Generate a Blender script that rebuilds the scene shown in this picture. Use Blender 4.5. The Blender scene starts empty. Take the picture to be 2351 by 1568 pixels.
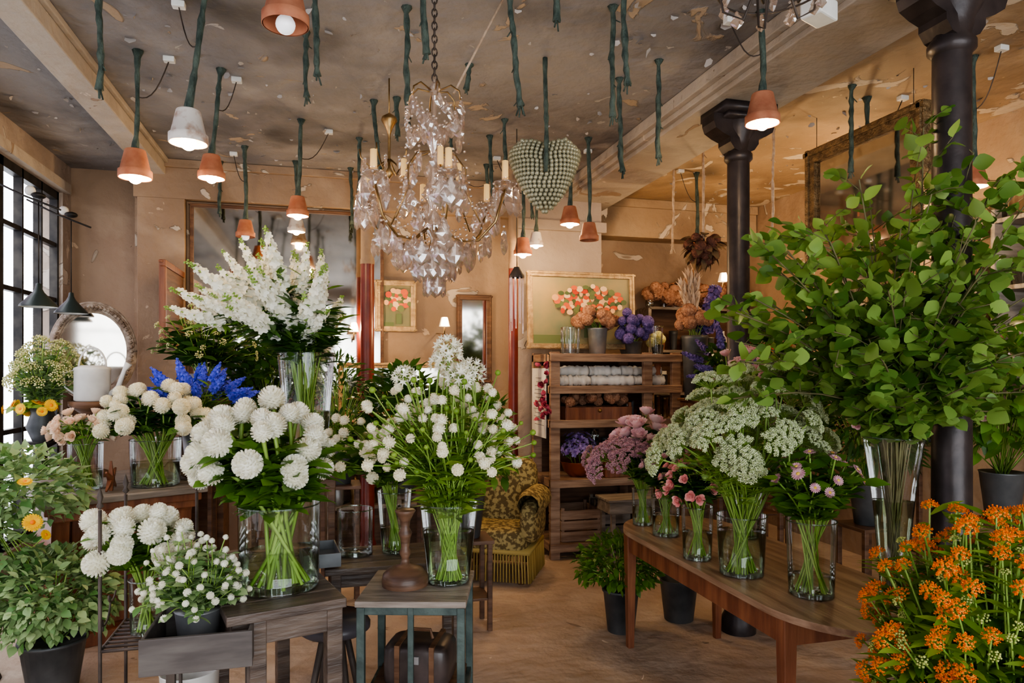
import bpy, math, random
import numpy as np
from mathutils import Vector
random.seed(5); rng=np.random.default_rng(7)
pi=math.pi; U=rng.uniform
CEIL=3.45
# survey helper: bearing column + distance along the optical axis -> plan position in the room (metres)
def sv(px,d,z=0.0):
    u=(px-1175)/1600*d
    return (.2567*d+.9665*u, .9665*d-.2567*u, z)
# ------------------------------------------------------------------ materials
def M(name,c1,c2=None,rough=.6,metal=0,scale=8,bump=0,island=0,transl=0,emit=0,stretch=None,ecol=None,bscale=None,spec=.4,lo=.35,hi=.65,sss=0):
    m=bpy.data.materials.new(name); m.use_nodes=True; nt=m.node_tree; N=nt.nodes; L=nt.links
    b=N['Principled BSDF']; b.inputs['Roughness'].default_value=rough; b.inputs['Metallic'].default_value=metal
    b.inputs['Specular IOR Level'].default_value=spec
    c1=(*c1,1); c2=(*(c2 or c1[:3]),1)
    tc=N.new('ShaderNodeTexCoord'); mp=N.new('ShaderNodeMapping'); L.new(tc.outputs['Object'],mp.inputs[0])
    if stretch: mp.inputs['Scale'].default_value=stretch
    nz=N.new('ShaderNodeTexNoise'); nz.inputs['Scale'].default_value=scale; nz.inputs['Detail'].default_value=5
    L.new(mp.outputs[0],nz.inputs['Vector'])
    cr=N.new('ShaderNodeValToRGB'); cr.color_ramp.elements[0].color=c1; cr.color_ramp.elements[1].color=c2
    cr.color_ramp.elements[0].position=lo; cr.color_ramp.elements[1].position=hi
    L.new(nz.outputs['Fac'],cr.inputs[0]); col=cr.outputs[0]
    if island:
        ge=N.new('ShaderNodeNewGeometry'); L.new(ge.outputs['Random Per Island'],cr.inputs[0])
        cr.color_ramp.elements[0].position=0; cr.color_ramp.elements[1].position=1
    L.new(col,b.inputs['Base Color'])
    if bump:
        n2=N.new('ShaderNodeTexNoise'); n2.inputs['Scale'].default_value=bscale or scale*3; n2.inputs['Detail'].default_value=6
        L.new(mp.outputs[0],n2.inputs['Vector'])
        bp=N.new('ShaderNodeBump'); bp.inputs['Strength'].default_value=bump; bp.inputs['Distance'].default_value=.02
        L.new(n2.outputs['Fac'],bp.inputs['Height']); L.new(bp.outputs[0],b.inputs['Normal'])
    if emit:
        b.inputs['Emission Color'].default_value=(*(ecol or c1[:3]),1); b.inputs['Emission Strength'].default_value=emit
    if transl:
        tr=N.new('ShaderNodeBsdfTranslucent'); L.new(col,tr.inputs[0]); mx=N.new('ShaderNodeMixShader'); mx.inputs[0].default_value=transl
        L.new(b.outputs[0],mx.inputs[1]); L.new(tr.outputs[0],mx.inputs[2]); L.new(mx.outputs[0],N['Material Output'].inputs[0])
    return m
def glassM(name,tint=(.97,.99,.98),blend=.22,rough=.02,edge=(1,1,1)):
    m=bpy.data.materials.new(name); m.use_nodes=True; nt=m.node_tree; N=nt.nodes; L=nt.links
    N.remove(N['Principled BSDF'])
    t=N.new('ShaderNodeBsdfTransparent'); t.inputs[0].default_value=(*tint,1)
    g=N.new('ShaderNodeBsdfGlossy'); g.inputs['Roughness'].default_value=rough; g.inputs[0].default_value=(*edge,1)
    lw=N.new('ShaderNodeLayerWeight'); lw.inputs[0].default_value=blend
    mr=N.new('ShaderNodeMath'); mr.operation='MULTIPLY_ADD'; mr.inputs[1].default_value=.8; mr.inputs[2].default_value=.035
    L.new(lw.outputs['Fresnel'],mr.inputs[0])
    mx=N.new('ShaderNodeMixShader'); L.new(mr.outputs[0],mx.inputs[0]); L.new(t.outputs[0],mx.inputs[1]); L.new(g.outputs[0],mx.inputs[2])
    L.new(mx.outputs[0],N['Material Output'].inputs[0]); return m
def plaster(name,base,dark,light,peel,s=1.0,peelamt=.62,soot=0):
    m=bpy.data.materials.new(name); m.use_nodes=True; nt=m.node_tree; N=nt.nodes; L=nt.links; b=N['Principled BSDF']
    b.inputs['Roughness'].default_value=.7
    tc=N.new('ShaderNodeTexCoord')
    def noise(sc,det=6,dist=0):
        n=N.new('ShaderNodeTexNoise'); n.inputs['Scale'].default_value=sc*s; n.inputs['Detail'].default_value=det; n.inputs['Distortion'].default_value=dist
        L.new(tc.outputs['Object'],n.inputs['Vector']); return n.outputs['Fac']
    def ramp(f,a,c):
        r=N.new('ShaderNodeValToRGB'); r.color_ramp.elements[0].position=a; r.color_ramp.elements[1].position=c; L.new(f,r.inputs[0]); return r.outputs[0]
    def mix(f,a,c):
        x=N.new('ShaderNodeMix'); x.data_type='RGBA'; L.new(f,x.inputs[0])
        for i,v in ((6,a),(7,c)):
            if isinstance(v,tuple): x.inputs[i].default_value=(*v,1)
            else: L.new(v,x.inputs[i])
        return x.outputs[2]
    c=mix(ramp(noise(.9),.4,.68),base,dark)
    c=mix(ramp(noise(1.7,8,.5),.52,.75),c,light)
    if soot: c=mix(ramp(noise(1.15,3,.2),.54,.72),c,tuple(v*.42 for v in dark))
    pk=ramp(noise(2.6,9,1.2),peelamt,peelamt+.02)
    c=mix(pk,c,peel)
    pk2=ramp(noise(7,9,.8),.70,.715); c=mix(pk2,c,tuple(min(1,v*1.15) for v in light))
    L.new(c,b.inputs['Base Color'])
    bp=N.new('ShaderNodeBump'); bp.inputs['Strength'].default_value=.7; bp.inputs['Distance'].default_value=.03
    ad=N.new('ShaderNodeMath'); ad.operation='ADD'; L.new(noise(9,8),ad.inputs[0]); L.new(pk,ad.inputs[1]); L.new(ad.outputs[0],bp.inputs['Height']); L.new(bp.outputs[0],b.inputs['Normal'])
    return m
# ------------------------------------------------------------------ geometry kit
def TT(V,F,m=0):
    V=np.array(V,float).reshape(-1,3); F=np.array([list(f)+[-1]*(4-len(f)) for f in F],int) if not isinstance(F,np.ndarray) else F
    mm=np.full(len(F),m,int) if np.isscalar(m) else np.array(m,int)
    return (V,F,mm)
def join(*ts):
    V=[];F=[];Mi=[];n=0
    for v,f,m in ts:
        V.append(v); F.append(np.where(f<0,-1,f+n)); Mi.append(m); n+=len(v)
    return (np.concatenate(V),np.concatenate(F),np.concatenate(Mi))
def setm(t,m): return (t[0],t[1],np.full(len(t[1]),m))
def mv(t,loc=(0,0,0),s=1,rz=0,rx=0,ry=0):
    V=t[0]*np.array(s,float)
    if rx: c,q=math.cos(rx),math.sin(rx); V=V@np.array([[1,0,0],[0,c,-q],[0,q,c]]).T
    if ry: c,q=math.cos(ry),math.sin(ry); V=V@np.array([[c,0,q],[0,1,0],[-q,0,c]]).T
    if rz: c,q=math.cos(rz),math.sin(rz); V=V@np.array([[c,-q,0],[q,c,0],[0,0,1]]).T
    return (V+np.array(loc,float),t[1],t[2])
def norm(a): return a/np.maximum(np.linalg.norm(a,axis=-1,keepdims=True),1e-9)
def frames(D,spin=0,S=1):
    D=norm(np.atleast_2d(np.array(D,float))); K=len(D)
    ref=np.where(np.abs(D[:,2:3])>.97,np.array([[1.,0,0]]),np.array([[0,0,1.]]))
    X=norm(np.cross(ref,D)); Y=np.cross(D,X); sp=np.broadcast_to(spin,(K,))[:,None]; c=np.cos(sp); s=np.sin(sp)
    A=c*X+s*Y; B=-s*X+c*Y
    return np.stack([A,B,D],axis=2)*np.broadcast_to(S,(K,))[:,None,None]
def inst(t,mats,locs):
    V,F,m=t; locs=np.atleast_2d(locs); K=len(locs)
    if K==0: return (np.zeros((0,3)),np.zeros((0,4),int),np.zeros(0,int))
    W=np.einsum('kij,nj->kni',mats,V)+locs[:,None,:]
    off=(np.arange(K)*len(V))[:,None,None]
    FF=np.where(F[None]<0,-1,F[None]+off)
    return (W.reshape(-1,3),FF.reshape(-1,4),np.tile(m,K))
def lathe(prof,n=24,m=0):
    a=np.arange(n)*2*pi/n; V=[];F=[]
    for r,z in prof: V.append(np.stack([r*np.cos(a),r*np.sin(a),np.full(n,z)],1))
    for i in range(len(prof)-1):
        for j in range(n): k=(j+1)%n; F.append((i*n+j,i*n+k,(i+1)*n+k,(i+1)*n+j))
    return TT(np.concatenate(V),F,m)
def tube(P,R,n=6,m=0,cap=True):
    P=np.array(P,float); k=len(P); R=np.broadcast_to(R,(k,)); T=norm(np.gradient(P,axis=0))
    x=np.cross(T[0],[0,0,1.] if abs(T[0][2])<.9 else [1.,0,0]); x=x/np.linalg.norm(x)
    a=np.arange(n)*2*pi/n; V=[];F=[]
    for i in range(k):
        x=x-T[i]*np.dot(x,T[i]); x=x/max(np.linalg.norm(x),1e-9); y=np.cross(T[i],x)
        V.append(P[i]+R[i]*(np.cos(a)[:,None]*x+np.sin(a)[:,None]*y))
    for i in range(k-1):
        for j in range(n): q=(j+1)%n; F.append((i*n+j,i*n+q,(i+1)*n+q,(i+1)*n+j))
    V=np.concatenate(V)
    if cap:
        V=np.concatenate([V,P[:1],P[-1:]]); c0=k*n
        for j in range(n):
            q=(j+1)%n; F.append((q,j,c0)); F.append(((k-1)*n+j,(k-1)*n+q,c0+1))
    return TT(V,F,m)
def box(x,y,z,sx,sy,sz,rz=0,m=0,tp=1,tb=1):
    h=[(-1,-1),(1,-1),(1,1),(-1,1)]
    V=[(a*sx/2*tb,b*sy/2*tb,-sz/2) for a,b in h]+[(a*sx/2*tp,b*sy/2*tp,sz/2) for a,b in h]
    F=[(3,2,1,0),(4,5,6,7),(0,1,5,4),(1,2,6,5),(2,3,7,6),(3,0,4,7)]
    return mv(TT(V,F,m),(x,y,z),1,rz)
def bx(x0,x1,y0,y1,z0,z1,m=0): return box((x0+x1)/2,(y0+y1)/2,(z0+z1)/2,x1-x0,y1-y0,z1-z0,0,m)
def sph(r=1,n=8,k=6,c=(0,0,0),m=0,s=(1,1,1)):
    return mv(lathe([(r*math.sin(pi*i/k)+1e-5,-r*math.cos(pi*i/k)) for i in range(k+1)],n,m),c,s)
def build(name,t,mats,parent=None,smooth=True,bevel=0,loc=None):
    V,F,mi=t; me=bpy.data.meshes.new(name)
    tri=F[:,3]<0; cnt=np.where(tri,3,4); loops=F.ravel(); loops=loops[loops>=0]
    st=np.concatenate([[0],np.cumsum(cnt)[:-1]])
    me.vertices.add(len(V)); me.vertices.foreach_set('co',V.astype(np.float32).ravel())
    me.loops.add(len(loops)); me.loops.foreach_set('vertex_index',loops.astype(np.int32))
    me.polygons.add(len(F)); me.polygons.foreach_set('loop_start',st.astype(np.int32))
    me.update(calc_edges=True)
    me.polygons.foreach_set('material_index',mi.astype(np.int32)); me.polygons.foreach_set('use_smooth',np.full(len(F),smooth))
    for q in (mats if isinstance(mats,(list,tuple)) else [mats]): me.materials.append(q)
    me.validate(); me.update()
    o=bpy.data.objects.new(name,me); bpy.context.collection.objects.link(o)
    if parent: o.parent=parent
    if loc is not None: o.location=loc
    if bevel:
        b=o.modifiers.new('bevel','BEVEL'); b.width=bevel; b.segments=2; b.limit_method='ANGLE'
    return o
class G:
    def __init__(s,name,loc=(0,0,0),rz=0):
        s.e=bpy.data.objects.new(name,None); s.e.empty_display_size=.1; bpy.context.collection.objects.link(s.e); s.e.location=loc; s.e.rotation_euler=(0,0,rz)
    def p(s,name,t,mats,smooth=True,bevel=0): return build(name,t,mats,s.e,smooth,bevel)
    def light(s,name,loc,energy,col=(1,.68,.35),r=.03):
        l=bpy.data.lights.new(name,'POINT'); l.energy=energy; l.color=col; l.shadow_soft_size=r
        o=bpy.data.objects.new(name,l); bpy.context.collection.objects.link(o); o.parent=s.e; o.location=loc
# ------------------------------------------------------------------ material library
wood_dk=M('wood_dark',(.08,.036,.018),(.17,.085,.043),.5,scale=3,stretch=(1,9,9),bump=.15)
wood_md=M('wood_table',(.20,.115,.068),(.40,.27,.18),.34,scale=3,stretch=(9,1,9),bump=.12)
wood_red=M('wood_red',(.15,.05,.024),(.27,.105,.048),.4,scale=3,stretch=(8,8,1),bump=.1)
wood_br=M('wood_turned',(.06,.03,.018),(.16,.085,.05),.4,scale=5,stretch=(1,1,6),bump=.1)
wood_wk=M('wood_worktable',(.055,.038,.03),(.15,.11,.085),.4,scale=3,stretch=(1,10,6),bump=.3)
wood_gr=M('wood_grey',(.13,.105,.085),(.31,.265,.225),.5,scale=3,stretch=(1,10,6),bump=.3)
wood_pl=M('wood_shelf',(.20,.115,.075),(.40,.27,.19),.7,scale=3,stretch=(1,1,9),bump=.3)
metal_gn=M('painted_metal_green',(.035,.052,.05),(.08,.11,.10),.5,metal=.3,scale=12,bump=.15)
iron=M('iron_dark',(.018,.017,.018),(.05,.045,.04),.5,metal=.6,scale=10)
rust=M('iron_rust',(.05,.04,.035),(.11,.085,.07),.6,metal=.5,scale=10)
zinc=M('zinc',(.26,.27,.28),(.44,.45,.46),.4,metal=.7,scale=6,bump=.05)
zinc_dk=M('zinc_dark',(.06,.065,.07),(.13,.135,.14),.45,metal=.5,scale=6)
white_en=M('white_enamel',(.58,.57,.54),(.76,.75,.71),.35,scale=6)
terra=M('terracotta',(.36,.125,.065),(.48,.20,.11),.8,scale=14,bump=.1)
terra_in_glow=M('terracotta_inner_glow',(.75,.55,.38),None,.8,emit=3.2,ecol=(1,.60,.28))  # emission stands in for bulb light on the inner wall of lit pots
terra_w=M('terracotta_whitewashed',(.66,.61,.56),(.40,.26,.19),.8,scale=16,bump=.1,lo=.5,hi=.68)
bulbM=M('bulb_glow',(1,.9,.75),None,.3,emit=34,ecol=(1,.78,.48))
bulbOff=M('bulb_opal',(.9,.9,.92),None,.2,emit=.6)
cable=M('wrapped_cable',(.03,.046,.038),(.095,.125,.10),.85,scale=30,bump=.8,stretch=(1,1,.5))
rope=M('rope_tan',(.35,.24,.16),(.5,.38,.28),.8,scale=30)
glass=glassM('clear_glass'); water=glassM('water',(.86,.92,.78),.12)
mirrorM=M('mirror_silver',(.72,.67,.60),(.52,.47,.41),.06,metal=1,scale=3)
gold=M('gilded_frame',(.34,.22,.11),(.52,.37,.20),.45,metal=.35,scale=20,bump=.5)
gold_dk=M('gilded_frame_dark',(.11,.07,.035),(.30,.20,.10),.38,metal=.5,scale=24,bump=.9)
paper=M('paper',(.60,.58,.55),(.80,.78,.75),.8)
brass=M('brass_aged',(.25,.15,.06),(.42,.28,.13),.35,metal=.9,scale=20)
leafA=M('leaf_mid',(.055,.145,.016),(.18,.34,.05),.42,island=1,transl=.35)
leafB=M('leaf_dark',(.022,.07,.014),(.08,.18,.03),.42,island=1,transl=.25)
leafC=M('leaf_bright',(.13,.26,.028),(.33,.49,.08),.42,island=1,transl=.4)
leafD=M('leaf_variegated',(.09,.21,.05),(.44,.56,.28),.5,island=1,transl=.25)
leafE=M('leaf_beech',(.06,.15,.022),(.28,.43,.10),.36,island=1,transl=.42)
stemM=M('stem_green',(.17,.31,.045),(.38,.55,.13),.45,island=1,transl=.15)
barkM=M('bark_twig',(.09,.08,.035),(.16,.14,.06),.7)
wht=M('petal_white',(.80,.77,.60),(.96,.95,.85),.6,island=1,transl=.25)
crm=M('petal_cream',(.84,.77,.54),(.96,.93,.78),.6,island=1,transl=.2)
blush=M('petal_blush',(.86,.58,.40),(.95,.80,.64),.6,island=1,transl=.2)
pink=M('petal_pink',(.78,.27,.26),(.94,.54,.50),.6,island=1,transl=.2)
lpink=M('petal_palepink',(.78,.46,.52),(.93,.72,.75),.6,island=1,transl=.2)
mauve=M('petal_mauve',(.46,.20,.27),(.72,.46,.50),.6,island=1,transl=.2)
orange=M('petal_orange',(.90,.17,.004),(1.0,.40,.02),.55,island=1,transl=.3)
yellow=M('petal_yellow',(.88,.46,.008),(.98,.66,.02),.55,island=1,transl=.2)
lime=M('umbel_lime',(.48,.56,.25),(.82,.86,.60),.7,island=1,transl=.25)
blue=M('petal_blue',(.03,.04,.50),(.14,.18,.90),.6,island=1,transl=.2)
purple=M('petal_purple',(.06,.04,.16),(.20,.14,.38),.7,island=1)
dried=M('dried_brown',(.26,.11,.06),(.52,.29,.18),.8,island=1,transl=.1)
driedy=M('dried_yellow',(.50,.48,.18),(.76,.74,.40),.8,island=1,transl=.1)
budy=M('bud_green',(.38,.46,.12),(.66,.68,.22),.7,island=1,transl=.2)
ctr=M('flower_centre',(.60,.36,.04),(.75,.55,.10),.8)
red=M('petal_red',(.35,.03,.04),(.6,.10,.10),.6,island=1)
mixedP=M('mixed_petals',(.7,.05,.1),(.9,.6,.05),.6,island=1)
# ------------------------------------------------------------------ botanical templates
def leaf(w=.3,prof=(.08,.8,1,.65,.02),bend=-.25,fold=.15,m=0):
    V=[];F=[];r=len(prof)-1
    for i,p in enumerate(prof):
        t=i/r; hw=w*p
        V+=[(-hw,bend*t*t+fold*hw,t),(0,bend*t*t,t),(hw,bend*t*t+fold*hw,t)]
    for i in range(r):
        a=i*3; F+=[(a,a+1,a+4,a+3),(a+1,a+2,a+5,a+4)]
    return TT(V,F,m)
L_ov=leaf(.28); L_lan=leaf(.11,(.1,.8,1,.7,.02),-.3,.1); L_rnd=leaf(.44,(.10,.75,1.02,.95,.6,.05),-.15,.18); L_ser=leaf(.26,(.1,.9,.7,1,.55,.6,.02),-.35,.25)
def feather():
    ts=[tube([(0,0,0),(0,-.1,.5),(0,-.3,1)],.01,3)]
    for i in range(7):
        t=.15+.8*i/7
        for s in(-1,1): ts.append(mv(inst(leaf(.10,(.2,1,.02),-.1,0),frames([[s*.9,0,.6]],0,.42*(1.1-t)),[[0,-.3*t*t,t]])))
    return join(*ts)
L_fea=feather()
def fib(n,lo=-1,hi=1,jit=0):
    i=np.arange(n)+.5; w=hi-(hi-lo)*i/n; ph=i*2.39996+U(-jit,jit,n) if jit else i*2.39996
    r=np.sqrt(np.maximum(0,1-w*w)); return np.stack([r*np.cos(ph),r*np.sin(ph),w],1)
def pompon(n=150,lo=-.85,w=.40,L=.27,r0=.76,m=0):
    D=fib(n,lo,1); P=leaf(w,(.8,1.05,.7),.42,.65,m)
    return join(inst(P,frames(D,U(-.5,.5,n),L),D*r0),sph(.80,12,8,m=m))
POM=pompon(); POMs=pompon(60,-.7,.46,.36,.66)
def rose(n=26,m=0,op=1.15):
    i=np.arange(n); f=i/n; a=i*2.4; th=.08+op*f; D=np.stack([np.sin(th)*np.cos(a),np.sin(th)*np.sin(a),np.cos(th)],1)
    P=leaf(.42,(.4,.95,1,.55),.32,.45,m)
    return join(inst(P,frames(D,0,.62+.38*f),np.stack([.12*f*np.cos(a),.12*f*np.sin(a),-.45+.1*(1-f)],1)),sph(.3,8,6,(0,0,-.05),m))
ROSE=rose(); 
def ring(n,P,tilt,L,z=0,r0=0,m=0):
    a=np.arange(n)*2*pi/n; D=np.stack([np.cos(a)*math.cos(tilt),np.sin(a)*math.cos(tilt),np.full(n,math.sin(tilt))],1)
    return inst(P,frames(D,0,L),D*r0+np.array([0,0,z]))
FL5=ring(5,leaf(.42,(.3,1,.5),-.1,.1),.35,1); FL4=ring(4,leaf(.45,(.3,1,.6),-.1,.1),.25,1)
FL6=ring(6,leaf(.16,(.5,1,.6,.05),-.25,.1),.8,1)
def daisy(m=0,mc=1,n=16):
    P=leaf(.17,(.4,1,1,.4),-.12,.1,m); return join(ring(n,P,.15,1),ring(n-3,P,.4,.75,.03),sph(.3,10,6,(0,0,.08),mc,(1,1,.6)))
DAISY=daisy()
SUNF=daisy(n=22)
OCT=TT([(1,0,0),(0,1,0),(-1,0,0),(0,-1,0),(0,0,1),(0,0,-1)],[(0,1,4),(1,2,4),(2,3,4),(3,0,4),(1,0,5),(2,1,5),(3,2,5),(0,3,5)])
def spike(n=34,s=.15,m=0,top=.93,mb=0):
    t=np.linspace(.02,top,n); a=np.arange(n)*2.4; D=np.stack([np.cos(a),np.sin(a),np.full(n,.35)],1)
    sz=s*(1.1-.65*t)*U(.8,1.2,n); loc=np.stack([np.cos(a)*.6*sz,np.sin(a)*.6*sz,t],1)
    nb=12; tb=np.linspace(top-.02,1.0,nb); ab=np.arange(nb)*2.4
    B=inst(OCT,frames(np.tile([0,0,1.],(nb,1)),0,s*.20),np.stack([.03*np.cos(ab),.03*np.sin(ab),tb],1))
    return join(setm(inst(FL5,frames(D,U(0,6,n),sz),loc),m),setm(B,mb),tube([(0,0,0),(0,0,1)],.012,3,1))
SPIKE=spike(); SPIKEw=spike(32,.105,0,.86,1)
def umbel(n=28,spread=1.1,fl=OCT,fs=.2,ln=1,m=0,ms=1,sub=1,subr=.2,lo=None,dz=0,flat=1):
    D=fib(n,math.cos(spread) if lo is None else lo,1,.3); E=D*ln*U(.85,1.05,n)[:,None]
    if flat<1: E[:,2]=E[:,2]*flat+(1-flat)*.75
    ts=[tube([(0,0,0),tuple(e)],.012,3,ms,False) for e in E]
    if sub>1:
        SD=fib(sub,-.1,1); Q=(E[:,None,:]+SD[None]*subr).reshape(-1,3); DD=np.repeat(D,sub,0)+np.tile(SD,(n,1))*.6
    else: Q=E; DD=D
    K=len(Q); ts.append(setm(inst(fl,frames(DD,U(0,6,K),fs*U(.7,1.2,K)),Q),m)); return join(*ts)
AMMI=umbel(46,1.25,OCT,.058,1,sub=13,subr=.125,flat=.6)
AGA=umbel(34,2.2,FL6,.36,.75)
ASC=umbel(46,1.55,join(ring(5,leaf(.5,(.5,1,.5),-.2,.1),-.2,.7),mv(ring(5,leaf(.4,(.6,1,.7),.3,.1),1.0,.7),(0,0,.1))),.19,.82)
HYD=join(inst(FL4,frames(fib(60,-.4,1),U(0,6,60),.27),fib(60,-.4,1)*.85),sph(.75,8,6))
HYD=setm(HYD,0)
BERRY=umbel(16,1.3,OCT,.17,.65)
# ------------------------------------------------------------------ bouquets
def dome(n,cen,rad,lo=.0,jr=(.72,1.05)):
    D=fib(n,lo,.98,.5); R=np.array(rad)*U(jr[0],jr[1],n)[:,None]; return D,np.array(cen)+D*R
def stems(D,H,z0,zn,rb,rn,r=.003,n=5):
    K=len(H); out=[];end=[];paths=[]
    for k in range(K):
        h=norm(np.array([H[k][0],H[k][1],0])+1e-6); q=U(.25,.95); side=np.array([-h[1],h[0],0])*U(-.7,.7)
        p0=(-h*q+side*.5)*rb+np.array([0,0,z0]); p1=(h*q*.8+side*.6)*rn+np.array([0,0,zn])
        d=H[k]-p1; ct=p1+norm(p1-p0)*np.linalg.norm(d)*.45
        P=[p0+(p1-p0)*t for t in(0,.5)]+[(1-t)**2*p1+2*t*(1-t)*ct+t*t*H[k] for t in np.linspace(0,1,n)]
        P=np.array(P); paths.append(P); end.append(H[k]-ct); out.append(tube(P,r,4,0,False))
    return join(*out),np.array(end),paths
def leaves(paths,L,ls,nl,tmin=.3,tmax=.95,m=0,up=.35,spread=1.0):
    loc=[];D=[]
    for P in paths:
        k=len(P)
        for _ in range(nl if nl>=1 else (1 if U()<nl else 0)):
            t=U(tmin,tmax)*(k-3)+2; i=min(int(t),k-2); p=P[i]+(P[i+1]-P[i])*(t-i); a=U(0,2*pi)
            o=norm(P[i+1]-P[i]); D.append(np.array([math.cos(a),math.sin(a),0])*spread+o*.5+np.array([0,0,up*U(-.6,1)])); loc.append(p)
    n=len(loc)
    return setm(inst(L,frames(D,U(-.6,.6,n),ls*U(.6,1.25,n)),np.array(loc)),m)
def bouquet(g,n,cen,rad,zn,rb,rn,head,hs,hm,lf=L_ov,ls=.09,nl=5,lm=None,sm=None,lo=0,r=.003,jr=(.72,1.05),tmin=.25,tmax=.92,z0=.015,hname='blooms',upm=.6,up=.35,extra=None):
    D,H=dome(n,cen,rad,lo,jr); 
    if extra is not None: H=np.concatenate([H,np.array(extra,float)]); D=np.concatenate([D,np.tile([0,0,1.],(len(extra),1))])
    S,E,P=stems(D,H,z0,zn,rb,rn,r); K=len(H)
    if head is not None:
        g.p(hname,inst(head,frames(norm(E)*upm+D*.6,U(0,6,K),hs*U(.78,1.15,K)),H),hm)
    g.p('stems',S,sm or stemM)
    if lf is not None and nl: g.p('leaves',leaves(P,lf,ls,nl,tmin,tmax,up=up),lm or leafA)
    return P
def vase(g,rb,rt,h,wl=.4,body='straight',mat=None):
    if body=='straight': prof=[(rb,0.0),(rb,.004)]+[(rb+(rt-rb)*t,h*t) for t in np.linspace(.03,1,8)]
    else: prof=[(rb*.9,0.0)]+[(rb+(rt-rb)*t**1.6,h*t) for t in np.linspace(.01,1,10)]
    R=prof[-1][0]
    g.p('glass_wall',lathe(prof,36),mat or glass)
    rim=[(R+.003*math.cos(a),h+.003*math.sin(a)) for a in np.linspace(0,2*pi,7)]
    g.p('glass_rim',join(lathe(rim,36),lathe([(0.0001,.004),(rb*.96,.004),(rb*.98,.012),(0.0001,.016)],36)),glassR)
    if wl:
        rw=rb+(rt-rb)*wl if body=='straight' else rb+(rt-rb)*wl**1.6
        g.p('water',lathe([(rb*.97,.018),(rw*.97,h*wl),(0.0001,h*wl)],32),water)
glassR=glassM('glass_rim',(.86,.92,.90),.5)
def bush(g,cen,rad,n,L,ls,mat,name='foliage',stem_to=(0,0,0),ns=20,lo=-.5,fill=.35,lm=0):
    D=fib(n,lo,1,1.0); R=np.array(rad)*(U(fill,1.0,n)**.6)[:,None]; P=np.array(cen)+D*R
    DD=D+U(-.7,.7,(n,3)); DD[:,2]-=.15
    g.p(name,setm(inst(L,frames(DD,U(-.7,.7,n),ls*U(.6,1.3,n)),P),0),mat)
    idx=rng.choice(n,min(ns,n),replace=False)
    st=np.array(stem_to); g.p('stalks',join(*[tube([st+U(-.02,.02,3)*[1,1,0],(st+P[i])/2+[0,0,.05],P[i]],.0035,3) for i in idx]),stemM)
# ================================================================== ROOM SHELL
wallM=plaster('wall_plaster',(.32,.215,.14),(.205,.135,.085),(.41,.295,.20),(.50,.41,.32),1,.65)
wallG=plaster('wall_plaster_grey',(.37,.29,.235),(.265,.205,.165),(.45,.365,.295),(.48,.41,.35),1,.66)
ceilM=plaster('ceiling_paint',(.26,.24,.235),(.165,.15,.147),(.35,.32,.30),(.40,.30,.21),1,.64,soot=1)
ceilR=plaster('ceiling_paint_warm',(.38,.26,.155),(.24,.155,.09),(.47,.34,.215),(.56,.46,.35),1,.61,soot=1)
beamM=plaster('beam_paint',(.43,.37,.305),(.31,.255,.205),(.52,.45,.37),(.32,.225,.155),1,.65)
floorM=plaster('floor_screed',(.45,.335,.255),(.33,.24,.175),(.56,.45,.36),(.26,.18,.13),1,.69)
XL,XR,YB,YF=-2.2,4.6,7.0,-2.6
build('floor',bx(XL-.2,XR+.2,YF-.2,YB+.2,-.1,0),floorM,smooth=False)
ce=build('ceiling',join(bx(XL-.2,2.5,YF-.2,YB+.2,CEIL,CEIL+.1,0),bx(2.5,XR+.2,YF-.2,YB+.2,CEIL,CEIL+.1,1)),[ceilM,ceilR],smooth=False)
nf=420; fl=inst(leaf(.4,(.6,1,.3),-.5,.2),frames(U(-1,1,(nf,3))*[1,1,.35],U(0,6,nf),U(.010,.05,nf)),np.stack([np.concatenate([U(-2,2.2,320),U(2.8,4.4,100)]),U(1.5,6.5,nf),np.full(nf,CEIL-.006)],1))
build('ceiling_paint_flakes',fl,M('flake',(.32,.29,.27),(.46,.41,.37),.8,island=1),ce)
build('wall_back',join(bx(XL-.2,-1.59,YB,YB+.2,0,CEIL),bx(-1.59,1.75,6.6,YB+.2,0,CEIL),bx(1.75,XR+.2,YB,YB+.2,0,CEIL)),wallM,smooth=False)
build('wall_right',bx(XR,XR+.2,YF-.2,YB+.2,0,CEIL),wallM,smooth=False)
WY0,WY1,WZ0,WZ1=.2,6.80,.35,3.18
build('wall_left',join(bx(XL-.2,XL,YF-.2,YB+.2,0,WZ0),bx(XL-.2,XL,YF-.2,YB+.2,WZ1,CEIL),bx(XL-.2,XL,WY1,YB+.2,WZ0,WZ1),bx(XL-.2,XL,YF-.2,WY0,WZ0,WZ1)),wallG,smooth=False)
build('wall_front',join(bx(XL-.2,XR+.2,YF-.2,YF,0,.3),bx(XL-.2,XR+.2,YF-.2,YF,3.1,CEIL),bx(XL-.2,-1.9,YF-.2,YF,.3,3.1),bx(4.3,XR+.2,YF-.2,YF,.3,3.1)),wallM,smooth=False)
def bars_y(x,y0,y1,z0,z1,ny,zs,w=.035):
    ts=[bx(x-.03,x+.03,y0,y1,z0,z0+.07),bx(x-.03,x+.03,y0,y1,z1-.07,z1)]
    for i in range(ny+1):
        y=y0+(y1-y0)*i/ny; ww=w*2.2 if i%3==0 else w*.8; ts.append(bx(x-.03,x+.03,y-ww/2,y+ww/2,z0,z1))
    for z in zs: ts.append(bx(x-.022,x+.022,y0,y1,z-.018,z+.018))
    return join(*ts)
build('window_1',bars_y(XL-.06,WY0,WY1,WZ0,WZ1,18,(2.72,2.25,1.2)),iron,smooth=False)
w2=bars_y(0,-1.9,4.3,.3,3.1,6,(2.4,)); build('window_2',(w2[0][:,[1,0,2]]+np.array([0,YF-.1,0]),w2[1],w2[2]),iron,smooth=False)
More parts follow.
